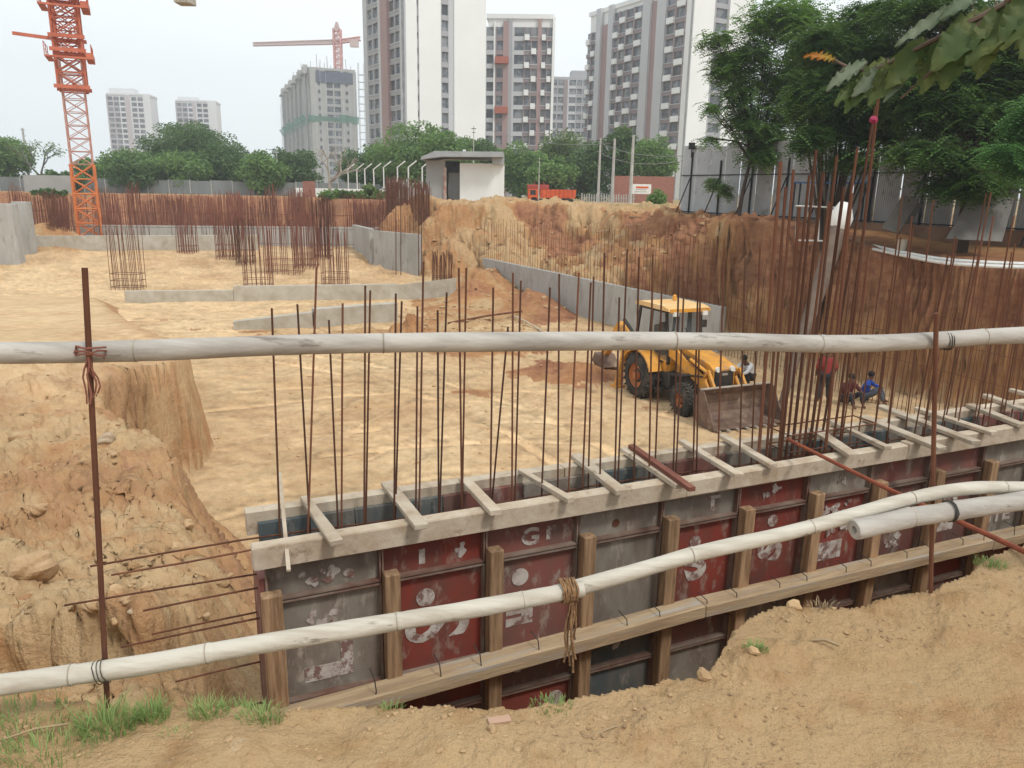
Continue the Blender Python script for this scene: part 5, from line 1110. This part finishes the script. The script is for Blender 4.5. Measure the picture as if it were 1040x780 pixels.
for i in range(46):
    x_ = random.uniform(.5, 19); y_ = random.uniform(.5, 60); b.tube([(x_, y_, 51), (x_+random.uniform(-.4, .4), y_, 51+random.uniform(2, 7))], .12, 4)
b.build('column_starters', w_con, ue)
b = MB()
for i in range(18): z0_ = 29+random.uniform(-1, .6); z1_ = 33+random.uniform(-1, .8); b.quad((-.9, i*6, z0_), (-.9, i*6+6.3, z0_+.3), (-2.6, i*6+6.3, z1_), (-2.6, i*6, z1_-.2))
for i in range(8): z0_ = 29.5+random.uniform(-.5, .5); z1_ = 32.5+random.uniform(-.8, .5); b.quad((i*2.7-.9, -1, z0_), (i*2.7+1.9, -1, z0_+.2), (i*2.7+1.9, -2.8, z1_), (i*2.7-.9, -2.8, z1_))
b.build('safety_net', net, ue)
b = MB()
for i in range(26): b.tube([(-1.5, i*4.2, 0), (-1.5, i*4.2, random.uniform(46, 54))], .1, 4)
for i in range(9): b.tube([(i*2.4, -1.2, 0), (i*2.4, -1.2, random.uniform(30, 54))], .07, 4)
b.build('scaffold_poles', w_lgrey, ue)
b = MB()
for zz in np.arange(2, 52, 3): b.box(21.5, 24, -1, 1, zz, zz+.25)
for xx_ in (21.5, 24): 
    for yy in (-1, 1): b.tube([(xx_, yy, 0), (xx_, yy, 55)], .12, 4)
b.build('hoist_tower', w_lgrey, ue)
c0 = ue.matrix_world if False else None
u_c = Vector((cD[0], cD[1], 0))+Vector((math.cos(R(22))*14-math.sin(R(22))*6, math.sin(R(22))*14+math.cos(R(22))*6, 0))
c2 = empty('tower_crane', (u_c.x, u_c.y, 0), 0, 'small distant pink and white tower crane on the unfinished tower', 'tower crane')
b = MB(); lattice(b, (0, 0, 46), (0, 0, 68), 3.0, 3.0, 9, .2); b.build('mast', mat('crane_pale_red', (.62, .33, .30), rough=.7), c2)
zt_ = PY(342, 40, u_c.y).z
b = MB(); lattice(b, (0, 0, 67), (0, 0, zt_+7), 2.4, .6, 8, .14); b.build('tower_head', crw, c2)
xl = PY(257, 45, u_c.y).x-u_c.x; zl1 = PY(257, 45, u_c.y).z; xr = PY(366, 38, u_c.y).x-u_c.x
b = MB(); lattice(b, (0, 0, zt_-1), (xl, 0, zl1), 1.6, 1.2, 26, .16); b.build('jib', crw, c2)
b = MB(); lattice(b, (0, 0, zt_-1), (xr, 0, zt_+.5), 1.4, 1.4, 6, .16); b.build('counter_jib', mat('crane_pale_red2', (.62, .35, .32), rough=.7), c2)
b = MB(); b.box(xr-4.5, xr-1, -1, 1, zt_-3, zt_); b.build('counterweight', crw, c2)
# ---------------------------------------------------------------- foliage
def leafmat(name, a, b, c, scale=.9, transl=.3):
    return mat(name, a, b, rough=.6, scale=scale, detail=3, lo=.4, hi=.6, col3=c, scale3=scale*3.5, lo3=.55, hi3=.7, transl=transl, spec=.25)
lf_a = leafmat('leaf_mid_green', (.125, .22, .06), (.17, .28, .08), (.23, .35, .11), .35)
lf_b = leafmat('leaf_dark_green', (.085, .155, .05), (.12, .20, .065), (.17, .26, .09), .35)
lf_c = leafmat('leaf_yellow_green', (.10, .16, .035), (.15, .22, .055), (.20, .27, .08), .35)
lf_n = leafmat('leaf_neem', (.10, .20, .04), (.15, .27, .055), (.22, .36, .085), .8, .4)
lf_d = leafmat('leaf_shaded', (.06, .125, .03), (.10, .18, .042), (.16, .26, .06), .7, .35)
lf_l = leafmat('leaf_light', (.085, .21, .055), (.12, .26, .07), (.16, .30, .09), 1.2)
bark = mat('bark', (.085, .06, .045), (.05, .038, .03), rough=.95, scale=5, stretch=(1, 1, .3), bump=.4)
def add_leaves(name, P, Dn, size, m, parent, asp=.5, frond=0, droop=.3):
    """P centres (n,3); random orientation; if frond, each centre gets 2*frond leaflets along a drooping stem"""
    n = len(P)
    if frond:
        az = rng.uniform(0, 2*np.pi, n); el = rng.uniform(-.5, .35, n)
        d = np.stack([np.cos(az)*np.cos(el), np.sin(az)*np.cos(el), np.sin(el)], 1); sd_ = np.stack([-np.sin(az), np.cos(az), rng.uniform(-.35, .35, n)], 1)
        C_, A_, B_ = [], [], []
        L_ = size*frond*.62
        for i in range(frond):
            f = (i+.6)/frond
            for s in (-1, 1):
                base = P+d*(L_*f)+np.array([0, 0, -1])*(droop*L_*f*f)
                la = sd_*s*.85+d*.45+np.array([0, 0, -.25]); la /= np.linalg.norm(la, axis=1)[:, None]
                wb = d-la*(d*la).sum(1)[:, None]; wb /= np.linalg.norm(wb, axis=1)[:, None]
                sz = size*(1-.35*abs(f-.45))*rng.uniform(.8, 1.15, n)
                A_.append(la*sz[:, None]); B_.append(wb*(sz*asp*.5)[:, None]); C_.append(base)
        C_ = np.concatenate(C_); A_ = np.concatenate(A_); B_ = np.concatenate(B_)
    else:
        a = rng.normal(size=(n, 3)); a[:, 2] *= .6; a /= np.linalg.norm(a, axis=1)[:, None]
        b = rng.normal(size=(n, 3)); b -= a*(a*b).sum(1)[:, None]; b /= np.linalg.norm(b, axis=1)[:, None]
        sz = size*rng.uniform(.6, 1.3, n); C_ = P; A_ = a*sz[:, None]; B_ = b*(sz*asp*.5)[:, None]
    k = len(C_)
    V = np.stack([C_, C_+A_*.45+B_, C_+A_, C_+A_*.45-B_], 1).reshape(-1, 3)
    me = bpy.data.meshes.new(name); me.vertices.add(4*k); me.vertices.foreach_set('co', V.astype(np.float32).ravel())
    me.loops.add(4*k); me.loops.foreach_set('vertex_index', np.arange(4*k, dtype=np.int32)); me.polygons.add(k)
    me.polygons.foreach_set('loop_start', np.arange(k, dtype=np.int32)*4); me.polygons.foreach_set('loop_total', np.full(k, 4, np.int32)); me.update(calc_edges=True)
    me.materials.append(m); o = bpy.data.objects.new(name, me); C.objects.link(o); o.parent = parent; return o
def lobes(cx, cz, w, h, d, n, lr=.38):
    out = []
    for i in range(n):
        a = rng.uniform(0, 2*np.pi); q = rng.uniform(.15, 1)**.6; t = rng.uniform(-1, 1)
        r = lr*min(w, h)*rng.uniform(.55, 1.1)*.5
        out.append((cx+q*math.cos(a)*math.sqrt(max(0, 1-t*t))*(w/2-r), q*math.sin(a)*math.sqrt(max(0, 1-t*t))*(d/2-r), cz+q*t*(h/2-r), r))
    return out
def lobe_points(L_, n):
    L_ = np.array(L_); w = L_[:, 3]**2; k = rng.choice(len(L_), n, p=w/w.sum()); v = rng.normal(size=(n, 3)); v /= np.linalg.norm(v, axis=1)[:, None]
    r = L_[k, 3]*rng.uniform(.2, 1.15, n)**.5; sc_ = np.array([1.1, 1.1, .75]); return L_[k, :3]+v*r[:, None]*sc_
def tree(name, px, zb, trunk_h, crown, m, label, n=5000, leaf=.42, nl=16, group=None, frond=0, tr=.22, asp=.6, bare=False, lr=.5, cat='tree', limb=7, droop=.3):
    """crown: (cx offset, centre z, w, h, d)"""
    e = empty(name, (px[0], px[1], zb), 0, label, cat, group); cx, cz, w, h, d = crown
    b = MB(); top = cz-h*.1
    b.tube([(0, 0, -.3), (.05*w*.3, 0, trunk_h*.5), (cx*.5, 0, trunk_h)], [tr*1.3, tr, tr*.75], 8)
    LB = lobes(cx, cz, w, h, d, nl, lr)
    for q in LB[:limb]:
        st = Vector((cx*.5, 0, trunk_h*random.uniform(.75, 1))); en = Vector(q[:3]); mid = st.lerp(en, .5)+Vector((0, 0, -.05*h)); b.tube([st, mid, en], [tr*.5, tr*.3, tr*.1], 5)
    b.build('trunk', bark, e)
    P = lobe_points(LB, n)
    add_leaves('crown', P, None, leaf, m, e, asp, frond, droop)
    return e
def treepx(name, u_, vt, vb, wpx, y, m, label, n=4500, leaf=.45, **k):
    dp = depthpt(u_, y); zt_ = PY(u_, vt, y).z; zb_ = PY(u_, vb, y).z; w = wpx/FPX*y; h = zt_-zb_; zg = min(-.2, zb_)
    return tree(name, dp, zg, max(.8, zb_-zg+h*.25), (0, (zt_+zb_)/2-zg, w, h, w*.8), m, label, n, leaf, **k)
G1 = 'trees beyond the far fence'
TR = [('broadleaf_tree', 2, 132, 186, 62, 118, lf_a, 'mid green tree cut by the left frame edge'), ('broadleaf_tree', 128, 146, 190, 56, 122, lf_a, 'round green tree left below the first distant tower'), ('broadleaf_tree', 137, 158, 194, 42, 112, lf_b, 'dark low round tree before the far fence'),
      ('broadleaf_tree', 195, 118, 180, 86, 130, lf_b, 'tallest rounded tree of the left group, before the second distant tower'), ('broadleaf_tree', 180, 150, 192, 60, 115, lf_a, 'light green tree under the tallest tree of the left group'), ('broadleaf_tree', 228, 142, 192, 70, 120, lf_b, 'wide dark tree right of the tallest tree of the left group'),
      ('broadleaf_tree', 268, 150, 194, 44, 112, lf_a, 'lighter round tree left of the bare tree'), ('broadleaf_tree', 300, 150, 190, 50, 125, lf_b, 'tree under the unfinished tower'), ('broadleaf_tree', 92, 160, 190, 30, 115, lf_a, 'small tree just right of the crane mast'),
      ('broadleaf_tree', 370, 146, 190, 54, 120, lf_b, 'dark tree right of the bare tree, below the left tower'), ('broadleaf_tree', 430, 124, 190, 96, 112, lf_a, 'big mid green tree behind the guard house'), ('broadleaf_tree', 482, 138, 176, 50, 118, lf_b, 'dark tree rising over the guard house roof'),
      ('broadleaf_tree', 527, 144, 195, 52, 112, lf_a, 'green tree right of the guard house'), ('broadleaf_tree', 572, 126, 190, 50, 130, lf_c, 'yellow-green airy tree behind the truck'), ('broadleaf_tree', 556, 158, 196, 50, 104, lf_a, 'bushy tree directly behind the red truck'),
      ('broadleaf_tree', 600, 140, 204, 48, 108, lf_b, 'dark tree behind the slim concrete pole'), ('broadleaf_tree', 630, 126, 178, 30, 106, lf_b, 'narrow dark tree between two concrete poles'), ('broadleaf_tree', 660, 137, 186, 50, 104, lf_a, 'green tree above the brick wall'),
      ('broadleaf_tree', 62, 176, 192, 44, 108, lf_b, 'low dark shrubby tree behind the grey shed')]
for t in TR: t = list(t); t[2] -= 5; t[3] += 10; t[4] = int(t[4]*1.3); treepx(*t, group=G1, n=int(5500+t[4]*t[4]*1.5), leaf=.40, nl=int(18+t[4]/2.2), lr=.4)
treepx('bush', 372, 186, 210, 66, 86, lf_c, 'yellow-green bush on the bank left of the guard house', n=4000, leaf=.35, tr=.08, cat='bush')
treepx('bush', 340, 190, 208, 40, 88, lf_a, 'small green bush at the end of the brick stack', n=2000, leaf=.35, tr=.08, cat='bush')
treepx('bush', 668, 190, 213, 24, 72, lf_a, 'light green bush at the foot of the brick wall', n=2500, leaf=.22, tr=.05, cat='bush')
treepx('bush', 52, 190, 202, 40, 80, lf_b, 'low dark bush on the far edge of the pit at left', n=1800, leaf=.3, tr=.05, cat='bush')
# bare trees
def bare(u_, vt, vb, wpx, y, label, m, dens=5, leaves=None):
    dp = depthpt(u_, y); zt_ = PY(u_, vt, y).z*1.35; e = empty('bare_tree', (dp[0], y, -.3), 0, label, 'tree'); H_ = zt_+.3; w = wpx/FPX*y; b = MB(); tips = []
    def grow(p, d, L_, r, k):
        q = p+d*L_; b.tube([p, p.lerp(q, .5)+Vector((random.uniform(-1, 1), random.uniform(-1, 1), 0))*L_*.06, q], [r, r*.85, r*.65], 5, cap=False); tips.append(q)
        if k == 0: return
        for _ in range(random.choice((2, 3, 3))):
            dd = (d+Vector((random.gauss(0, .55)*w/H_*1.4, random.gauss(0, .5), random.gauss(.05, .25)))).normalized(); grow(q, dd, L_*random.uniform(.6, .82), r*.6, k-1)
    grow(Vector((0, 0, 0)), Vector((0, 0, 1)), H_*.26, .28, dens); b.build('trunk', m, e)
    if leaves: P = np.array([list(t) for t in tips]); P = np.repeat(P, 2, 0)+rng.normal(size=(len(P)*2, 3))*.3; add_leaves('crown', P, None, .3, leaves, e, .6)
bare(335, 148, 196, 56, 100, 'leafless pale tree before the unfinished tower', mat('bark_pale', (.36, .32, .27), (.28, .24, .2), scale=2))
bare(43, 146, 190, 34, 112, 'thin sparsely leaved tree behind the grey shed at left', mat('bark_grey', (.14, .13, .11)), 5, lf_a)
# trees at the right bank
def near_tree(u_, y, label, m, trunk_h, crowns, n, leaf=.15, frond=6, tr=.16, name='neem_tree', lean=0, zg=None):
    dp = depthpt(u_, y); zg = gz(dp[0], y) if zg is None else zg; e = empty(name, (dp[0], y, zg), 0, label, 'tree'); b = MB(); cx0, cz0 = lean, trunk_h
    b.tube([(0, 0, -.3), (lean*.3, 0, trunk_h*.4), (lean*.7, 0, trunk_h*.75), (lean, 0, trunk_h)], [tr*1.3, tr, tr*.85, tr*.6], 10)
    PP = []; tot = sum(w*h for _, _, w, h, _ in crowns)
    for (uu, vv, w, h, dd) in crowns:        # crown lobes given as px centre and px size at depth y+dd
        yy = y+dd; c = PY(uu, vv, yy); c = c-Vector((dp[0], y, zg)); wm = w/FPX*yy; hm = h/FPX*yy
        LB = [(p[0]+c.x, p[1]+dd, p[2]+c.z, p[3]) for p in lobes(0, 0, wm, hm, wm*.9, max(6, int(w*h/260)), .6)]
        st = Vector((lean, 0, trunk_h*random.uniform(.7, 1)))
        for q in LB[:3]:
            en = Vector(q[:3]); b.tube([st, st.lerp(en, .5)+Vector((0, 0, .1)), en], [tr*.42, tr*.25, .02], 5)
        nn_ = int(2.1*n*w*h/tot); PP.append(lobe_points(LB, int(nn_*.85))); vv_ = rng.normal(size=(int(nn_*.15), 3)); vv_ /= np.linalg.norm(vv_, axis=1)[:, None]; vv_ *= (rng.random(len(vv_))**.4)[:, None]; PP.append(vv_*np.array([wm*.56, wm*.5, hm*.56])+np.array([c.x, c.y, c.z]))
    b.build('trunk', bark, e); add_leaves('crown', np.concatenate(PP), None, leaf, m, e, .58, frond, .45)
near_tree(752, 39.5, 'feathery green tree leaning left of the dark trees, before the corrugated fence', lf_n, 3.6, [(790, 20, 90, 60, 0), (760, 55, 70, 44, 0), (790, 80, 90, 56, 1), (752, 95, 46, 40, 0), (768, 128, 60, 44, 0), (742, 75, 50, 36, 0), (722, 108, 26, 16, -.5), (725, 40, 40, 22, 0), (770, 158, 46, 34, 0), (820, 60, 60, 80, 1.5), (800, 110, 80, 70, .5), (785, 145, 60, 50, .5), (755, 118, 50, 40, .5), (815, 20, 70, 50, 1), (740, 60, 40, 26, .3), (722, 142, 16, 16, -.3)], 3300, .17, 6, .09, lean=.5)
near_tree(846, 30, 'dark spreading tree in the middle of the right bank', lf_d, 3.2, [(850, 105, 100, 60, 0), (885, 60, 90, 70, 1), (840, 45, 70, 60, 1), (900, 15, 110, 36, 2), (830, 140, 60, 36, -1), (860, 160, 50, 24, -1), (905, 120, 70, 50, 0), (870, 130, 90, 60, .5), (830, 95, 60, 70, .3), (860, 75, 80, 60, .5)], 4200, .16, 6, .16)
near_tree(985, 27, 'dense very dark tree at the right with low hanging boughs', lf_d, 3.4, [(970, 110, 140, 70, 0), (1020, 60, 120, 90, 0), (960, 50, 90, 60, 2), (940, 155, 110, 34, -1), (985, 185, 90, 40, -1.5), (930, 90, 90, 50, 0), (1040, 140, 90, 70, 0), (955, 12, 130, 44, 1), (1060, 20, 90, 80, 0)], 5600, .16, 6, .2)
near_tree(1100, 22, 'light green feathery bough reaching in from the right edge', lf_l, 3.0, [(1022, 152, 44, 20, -.3), (1035, 172, 40, 14, -.5), (1060, 120, 60, 60, 0)], 900, .12, 7, .12, name='sapling')
near_tree(730, 40.5, 'small yellow-green sapling against the pale fence sheets', lf_a, 1.6, [(731, 188, 26, 12, 0), (726, 182, 12, 8, 0), (738, 194, 12, 10, 0)], 110, .16, 5, .03, name='sapling')
# backing trees behind the fence
for k, (u_, y, vt, vb, w, l) in enumerate(((905, 46, 30, 150, 130, 'shadowy tree behind the right fence, middle'), (1000, 42, 0, 170, 150, 'shadowy tree behind the right fence at the frame edge'), (825, 52, 10, 130, 80, 'shadowy tree behind the fence above the thick column bars'), (1090, 38, -20, 170, 120, 'shadowy tree behind the fence outside the right edge'))):
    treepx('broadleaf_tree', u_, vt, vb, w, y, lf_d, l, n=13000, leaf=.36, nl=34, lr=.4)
# large-leaved tree whose branch hangs in at top right
te = empty('large_leaved_tree', (5.6, 3.9, 0), 0, 'large-leaved branch hanging in at the top right, grey and yellow-green leaves', 'tree')
b = MB(); b.tube([(0, 0, -.3), (.05, 0, 1.6), (-.1, .05, 3.2), (-.05, .1, 4.6)], [.12, .10, .08, .05], 10)
big = leafmat('leaf_large', (.11, .135, .04), (.07, .11, .035), (.17, .19, .06), 2.2, .35); big2 = leafmat('leaf_large_grey', (.14, .17, .11), (.09, .125, .07), (.20, .235, .16), 3, .2); big3 = leafmat('leaf_turning', (.32, .28, .05), (.36, .15, .03), (.40, .22, .04), 4, .3)
bks = mat('twig', (.16, .11, .08), (.10, .07, .05), scale=8)
def bp(u_, v, y): p = PY(u_, v, y); return Vector((p.x-5.6, p.y-3.9, p.z))
br = [(-.1, .05, 3.3), bp(1120, -40, 4.2), bp(1010, 10, 4.35), bp(930, 50, 4.5), bp(880, 72, 4.6), bp(845, 60, 4.7)]
b.tube(interp([Vector(p) for p in br], 20), [.018*(1-i/22) + .004 for i in range(20)], 6)
br2 = [br[2], bp(960, 60, 4.4), bp(915, 100, 4.5)]; b.tube([Vector(p) for p in br2], [.015, .01, .006], 5)
b.build('trunk', bks, te)
def bigleaf(mb, base, tip, width, fold=.3, nseg=18):
    base = Vector(base); tip = Vector(tip); d = tip-base; L_ = d.length; d.normalize(); s = d.cross(Vector((random.uniform(-.3, .3), -.8, .6))).normalized(); n = s.cross(d)
    vs = []; fs = []
    for i in range(nseg+1):
        f = i/nseg; w = width*.8*math.sin(math.pi*min(1, f*.93+.05))**.8*(1+.06*math.sin(f*24+L_*40)); c = base+d*L_*f+n*(-.35*L_*f*f*.5)
        vs += [c+s*w+n*(fold*w+.02*math.sin(i*2.3)), c+s*w*.5+n*(fold*w*.35), c, c-s*w*.5+n*(fold*w*.35), c-s*w+n*(fold*w-.02*math.sin(i*1.9))]
    for i in range(nseg):
        for j in range(4): o = i*5+j; fs.append((o, o+1, o+6, o+5))
    mb.add(vs, fs)
LV = [(0, (1040, 0), (985, 55), .11), (0, (1010, 10), (950, 60), .12), (0, (1000, 15), (1000, 75), .10), (0, (975, 25), (960, 85), .11), (0, (950, 40), (940, 90), .09), (0, (940, 40), (905, 85), .09), (0, (920, 55), (885, 100), .08), (0, (900, 60), (868, 100), .08), (1, (985, 0), (915, 35), .045), (1, (905, 65), (870, 92), .06), (1, (880, 62), (842, 84), .05), (1, (930, 60), (902, 98), .04), (0, (1060, -10), (1020, 40), .12), (0, (890, 72), (860, 108), .06), (1, (1000, -12), (960, 12), .05), (0, (878, 82), (850, 100), .05), (0, (1035, 15), (1048, 60), .1), (2, (848, 61), (822, 52), .028)]
mbs = [MB(), MB(), MB()]; pet = MB(); BRS = interp([Vector(p) for p in br], 60)
for k, a, c, w in LV:
    y0 = 4.2+.5*min(1, max(0, (1120-a[0])/275)); q_ = min(BRS, key=lambda p: (p-bp(*a, y0)).length); pet.tube([q_, q_.lerp(bp(*a, y0), .5)+Vector((0, 0, .012)), bp(*a, y0)], .003, 5); bigleaf(mbs[k], bp(*a, y0), bp(*c, y0-.12), w)
pet.build('petioles', bks, te)
for mb, m, nme in zip(mbs, (big, big2, big3), ('leaves', 'grey_leaves', 'turning_leaves')): mb.build(nme, m, te, smooth=True)
# reddish sapling stem with pink tie
sp0 = W2(4.7, .2, -1.2); T = PY(893, 92, 6.0)
rod(sp0, T, .011, rod_a, 'tallest thin reddish bar with a pink tie, reaching into the hanging leaves', 'tallest bar with the pink tie')
p = sp0.lerp(T, .925)
vs, fs = ico(PY(887, 122, 5.95), .028, 2, (1, 1, .9), .25); mb = MB(); mb.add(vs, fs); tag(mb.build('ribbon_knot', mat('pink_cloth', (.30, .03, .08), rough=.8)), 'pink cloth knot near the top of the tallest thin bar', 'ribbon')
# ---------------------------------------------------------------- stones, clods, grass
stone_a = mat('stone_buff', (.40, .26, .14), (.47, .32, .18), rough=.95, scale=8, bump=.4, rnd=.15); stone_b = mat('stone_grey', (.38, .29, .19), (.47, .37, .26), rough=.95, scale=8, bump=.3, rnd=.15)
v_s = 1.3
def rock(u_, v, r, label, m=stone_a, sq=(1, .8, .65)):
    p = PG(u_, v, 1.5); mb = MB(); vs, fs = ico((0, 0, 0), r, 3 if r > .04 else 2, sq, 0); vs = [v*(1+.28*math.sin(v.x/r*2.3+u_)*math.cos(v.y/r*2.9+v_s)+.10*math.sin(v.z/r*7+v.x/r*5)) for v in vs]; mb.add(vs, fs); o = mb.build('rock', m); o.location = p+Vector((0, 0, r*sq[2]*.45)); o.rotation_euler = (random.uniform(-.3, .3), random.uniform(-.3, .3), random.uniform(0, 3)); return tag(o, label, 'rock')
rock(34, 586, .16, 'largest buff boulder lying on the slope at the left edge', sq=(1.1, .9, .8))
RK = [(118, 604, .05, 'pale chunk right of the left post, upper of the pair'), (140, 627, .055, 'rounded pale stone below the pale chunk by the left post'), (127, 612, .045, 'flat pale stone beside the pale chunk by the left post'), (40, 520, .09, 'grey stone on the slope under the left ledge'), (22, 450, .16, 'buff clod on the left ledge near the frame edge'), (108, 448, .12, 'low clod beside the left post halfway up'), (150, 600, .05, 'small clod right of the pale stones'), (120, 640, .05, 'clod below the pale stones'), (95, 620, .06, 'clod just left of the left post above the lower rail'), (60, 605, .05, 'clod between the boulder and the left post'), (180, 560, .09, 'buff clod on the slope under the long light ridge'), (190, 535, .08, 'reddish clod by the foot of the left ledge'), (30, 625, .05, 'small clod under the boulder at the left edge')]
for r_ in RK: rock(*r_, m=stone_b if random.random() < .4 else stone_a)
RN = [(500, 742, .018, 'thin flat chip on the near bank below the formwork'), (715, 688, .03, 'largest clod on the near bank edge at the corner notch'), (566, 700, .022, 'small pale pebble at the near bank edge under the lashing'), (806, 617, .03, 'clod on the bank edge right of the notch'), (765, 664, .022, 'pebble by the weed on the near bank'), (905, 600, .025, 'clod beside the right post foot'), (640, 690, .02, 'pebble on the bank edge left of the notch')]
for r_ in RN: rock(*r_)
def scatter(name, label, n, fn, m, smin, smax, seed):
    rs = np.random.default_rng(seed); V = []; F = []; base_v, base_f = ico((0, 0, 0), 1, 1, (1, 1, .7), 0); bv = np.array([list(v) for v in base_v]); bf = np.array(base_f)
    xy = fn(rs, n); z = ground_z(xy[:, 0], xy[:, 1]); s = smin+(smax-smin)*rs.random(n)**3.5
    for i in range(n):
        a = rs.uniform(0, 6.3); c, q = math.cos(a), math.sin(a); j = 1+rs.uniform(-.28, .28, (len(bv), 1)); v = bv*j*np.array([rs.uniform(.7, 1.3), rs.uniform(.6, 1.1), rs.uniform(.6, 1)])
        v = np.stack([v[:, 0]*c-v[:, 1]*q, v[:, 0]*q+v[:, 1]*c, v[:, 2]], 1)*s[i]+np.array([xy[i, 0], xy[i, 1], z[i]+s[i]*.15]); F.append(bf+len(bv)*i); V.append(v)
    me = bpy.data.meshes.new(name); me.from_pydata(np.concatenate(V).tolist(), [], np.concatenate(F).tolist()); me.materials.append(m); o = bpy.data.objects.new(name, me); C.objects.link(o); tag(o, label, 'stones'); o['kind'] = 'stuff'
def near_edge(rs, n):
    x = rs.uniform(-2.4, 3.4, n); y = np.interp(x, EX, EY)-np.abs(rs.normal(0, .16, n))+.04; return np.stack([x, y], 1)
def near_bank(rs, n):
    x = rs.uniform(-1.6, 3.2, n); y = rs.uniform(.9, 1, n)*0+rs.uniform(.9, 3.2, n); k = y < np.interp(x, EX, EY)-.05; y = np.where(k, y, np.interp(x, EX, EY)-.15); return np.stack([x, y], 1)
def ledge(rs, n): return np.stack([rs.uniform(-9, -2.0, n), 3.0+12*rs.random(n)**1.4], 1)
def floor(rs, n): return np.stack([rs.uniform(-9, 11, n), rs.uniform(11, 42, n)], 1)
def patch(rs, n):
    c = np.array([(.86, 2.12), (.72, 1.93), (1.45, 2.55), (1.8, 2.62), (.3, 1.98)])[rs.integers(0, 5, n)]; return c+rs.normal(0, .075, (n, 2))*np.array([1.5, .8])
scatter('loose_clods', 'crumbly clods along the near bank edge', 700, near_edge, stone_a, .003, .013, 1)
scatter('loose_grit', 'fine grit on the near bank', 700, near_bank, stone_a, .0012, .006, 2)
scatter('stone_patches', 'small patches of chips and dry leaves on the near bank', 260, patch, mat('chips', (.33, .22, .12), (.22, .14, .075), scale=30), .003, .010, 3)
scatter('slope_rubble', 'loose rubble over the left slope and ledge', 1300, ledge, stone_a, .008, .05, 4)
scatter('pit_clods', 'loose clods on the pit floor', 1200, floor, stone_a, .015, .08, 5)
def bank(rs, n): y = rs.uniform(31, 58, n); return np.stack([rs.uniform(-6, 11, n), y], 1)
scatter('bank_clods', 'lumps of earth on the sand bank', 900, bank, stone_a, .04, .22, 6)
grass_m = mat('grass_blade', (.20, .30, .09), (.30, .38, .14), rough=.7, scale=6, transl=.3); dry_m = mat('dry_stalk', (.38, .28, .16), (.28, .2, .12), rough=.9, scale=9)
def tuft(u_, v, r, h, n, label, m=grass_m, cat='grass tuft'):
    p = PZ(u_, v, 0); p.z = gz(p.x, p.y); b = MB()
    for i in range(n):
        a = random.uniform(0, 6.3); q = r*random.random()**.6; bx_ = math.cos(a)*q; by = math.sin(a)*q*.7; hh = h*random.uniform(.4, 1); ln = random.uniform(.2, .8)*hh; a2 = a+random.uniform(-1, 1); w = random.uniform(.0010, .0024)
        dx, dy = math.cos(a2), math.sin(a2); s = Vector((-dy, dx, 0))*w; c0 = Vector((bx_, by, -.01)); c1 = c0+Vector((dx*ln*.35, dy*ln*.35, hh*.6)); c2_ = c0+Vector((dx*ln, dy*ln, hh*random.uniform(.7, 1)))
        b.add([c0-s, c0+s, c1+s*.8, c1-s*.8, c2_], [(0, 1, 2, 3), (3, 2, 4)])
    o = b.build('grass_tuft', m); o.location = p; return tag(o, label, cat)
tuft(108, 738, .09, .11, 260, 'dense grass tuft around the foot of the left post'); tuft(155, 728, .05, .09, 170, 'small grass tuft right of the left post'); tuft(213, 722, .06, .075, 170, 'grass tuft left of the formwork end'); tuft(265, 728, .07, .06, 170, 'low bright grass tuft under the formwork end')
tuft(20, 735, .18, .08, 240, 'wide grass tuft in the lower left corner'); tuft(40, 765, .15, .09, 160, 'sparse grass at the bottom left corner'); tuft(245, 705, .06, .07, 140, 'thin grass sprig just behind the tuft under the formwork'); tuft(560, 722, .07, .03, 120, 'thin weed patch on the bank left of the notch'); tuft(765, 672, .045, .035, 120, 'small weed on the near bank right of the notch'); tuft(1005, 575, .07, .045, 160, 'small weed near the right post'); tuft(180, 745, .07, .03, 60, 'few grass blades in front of the small tuft')
tuft(395, 712, .04, .045, 60, 'small sprig of weed at the bank edge under the wale'); tuft(835, 620, .06, .05, 40, 'dry straw wisps on the bank edge', dry_m, 'dry grass')
for k, (a, c, l) in enumerate((((600, 747), (650, 735), 'thin dry twig on the near bank below the notch'), ((895, 612), (935, 603), 'thin twig lying left of the right post foot'), ((825, 650), (852, 655), 'short pale stick on the near bank'), ((0, 752), (70, 735), 'long dry stalk in the lower left corner'))):
    A = PZ(*a, .012); B = PZ(*c, .016); tag(MB().tube([A, A.lerp(B, .5)+Vector((0, .005, .008)), B], .004 if k != 2 else .007, 5).build('twig', dry_m), l, 'twig')
o = MB().box(-.035, .035, -.014, .014, 0, .006).build('brick_chip', mat('chip_red', (.42, .27, .19), rough=.9)); p = PZ(507, 738, 0); p.z = gz(p.x, p.y)+.004; o.location = p; o.rotation_euler = (.05, .04, .3); tag(o, 'flat pinkish brick chip on the near bank', 'brick chip')
# ---------------------------------------------------------------- haze
hz = MB().box(-420, 420, -40, 640, -8, 92).build('haze', mat('haze', (1, 1, 1))); hm = bpy.data.materials.new('haze_air'); hm.use_nodes = True; t = hm.node_tree; t.nodes.clear()
ho = t.nodes.new('ShaderNodeOutputMaterial'); pv = t.nodes.new('ShaderNodeVolumePrincipled'); pv.inputs['Color'].default_value = (.93, .96, 1, 1); pv.inputs['Density'].default_value = .0008; pv.inputs['Anisotropy'].default_value = .2
t.links.new(pv.outputs[0], ho.inputs['Volume']); hz.data.materials.clear(); hz.data.materials.append(hm); hz['kind'] = 'stuff'; hz['label'] = 'thin pale haze over the far buildings'; hz['category'] = 'haze'
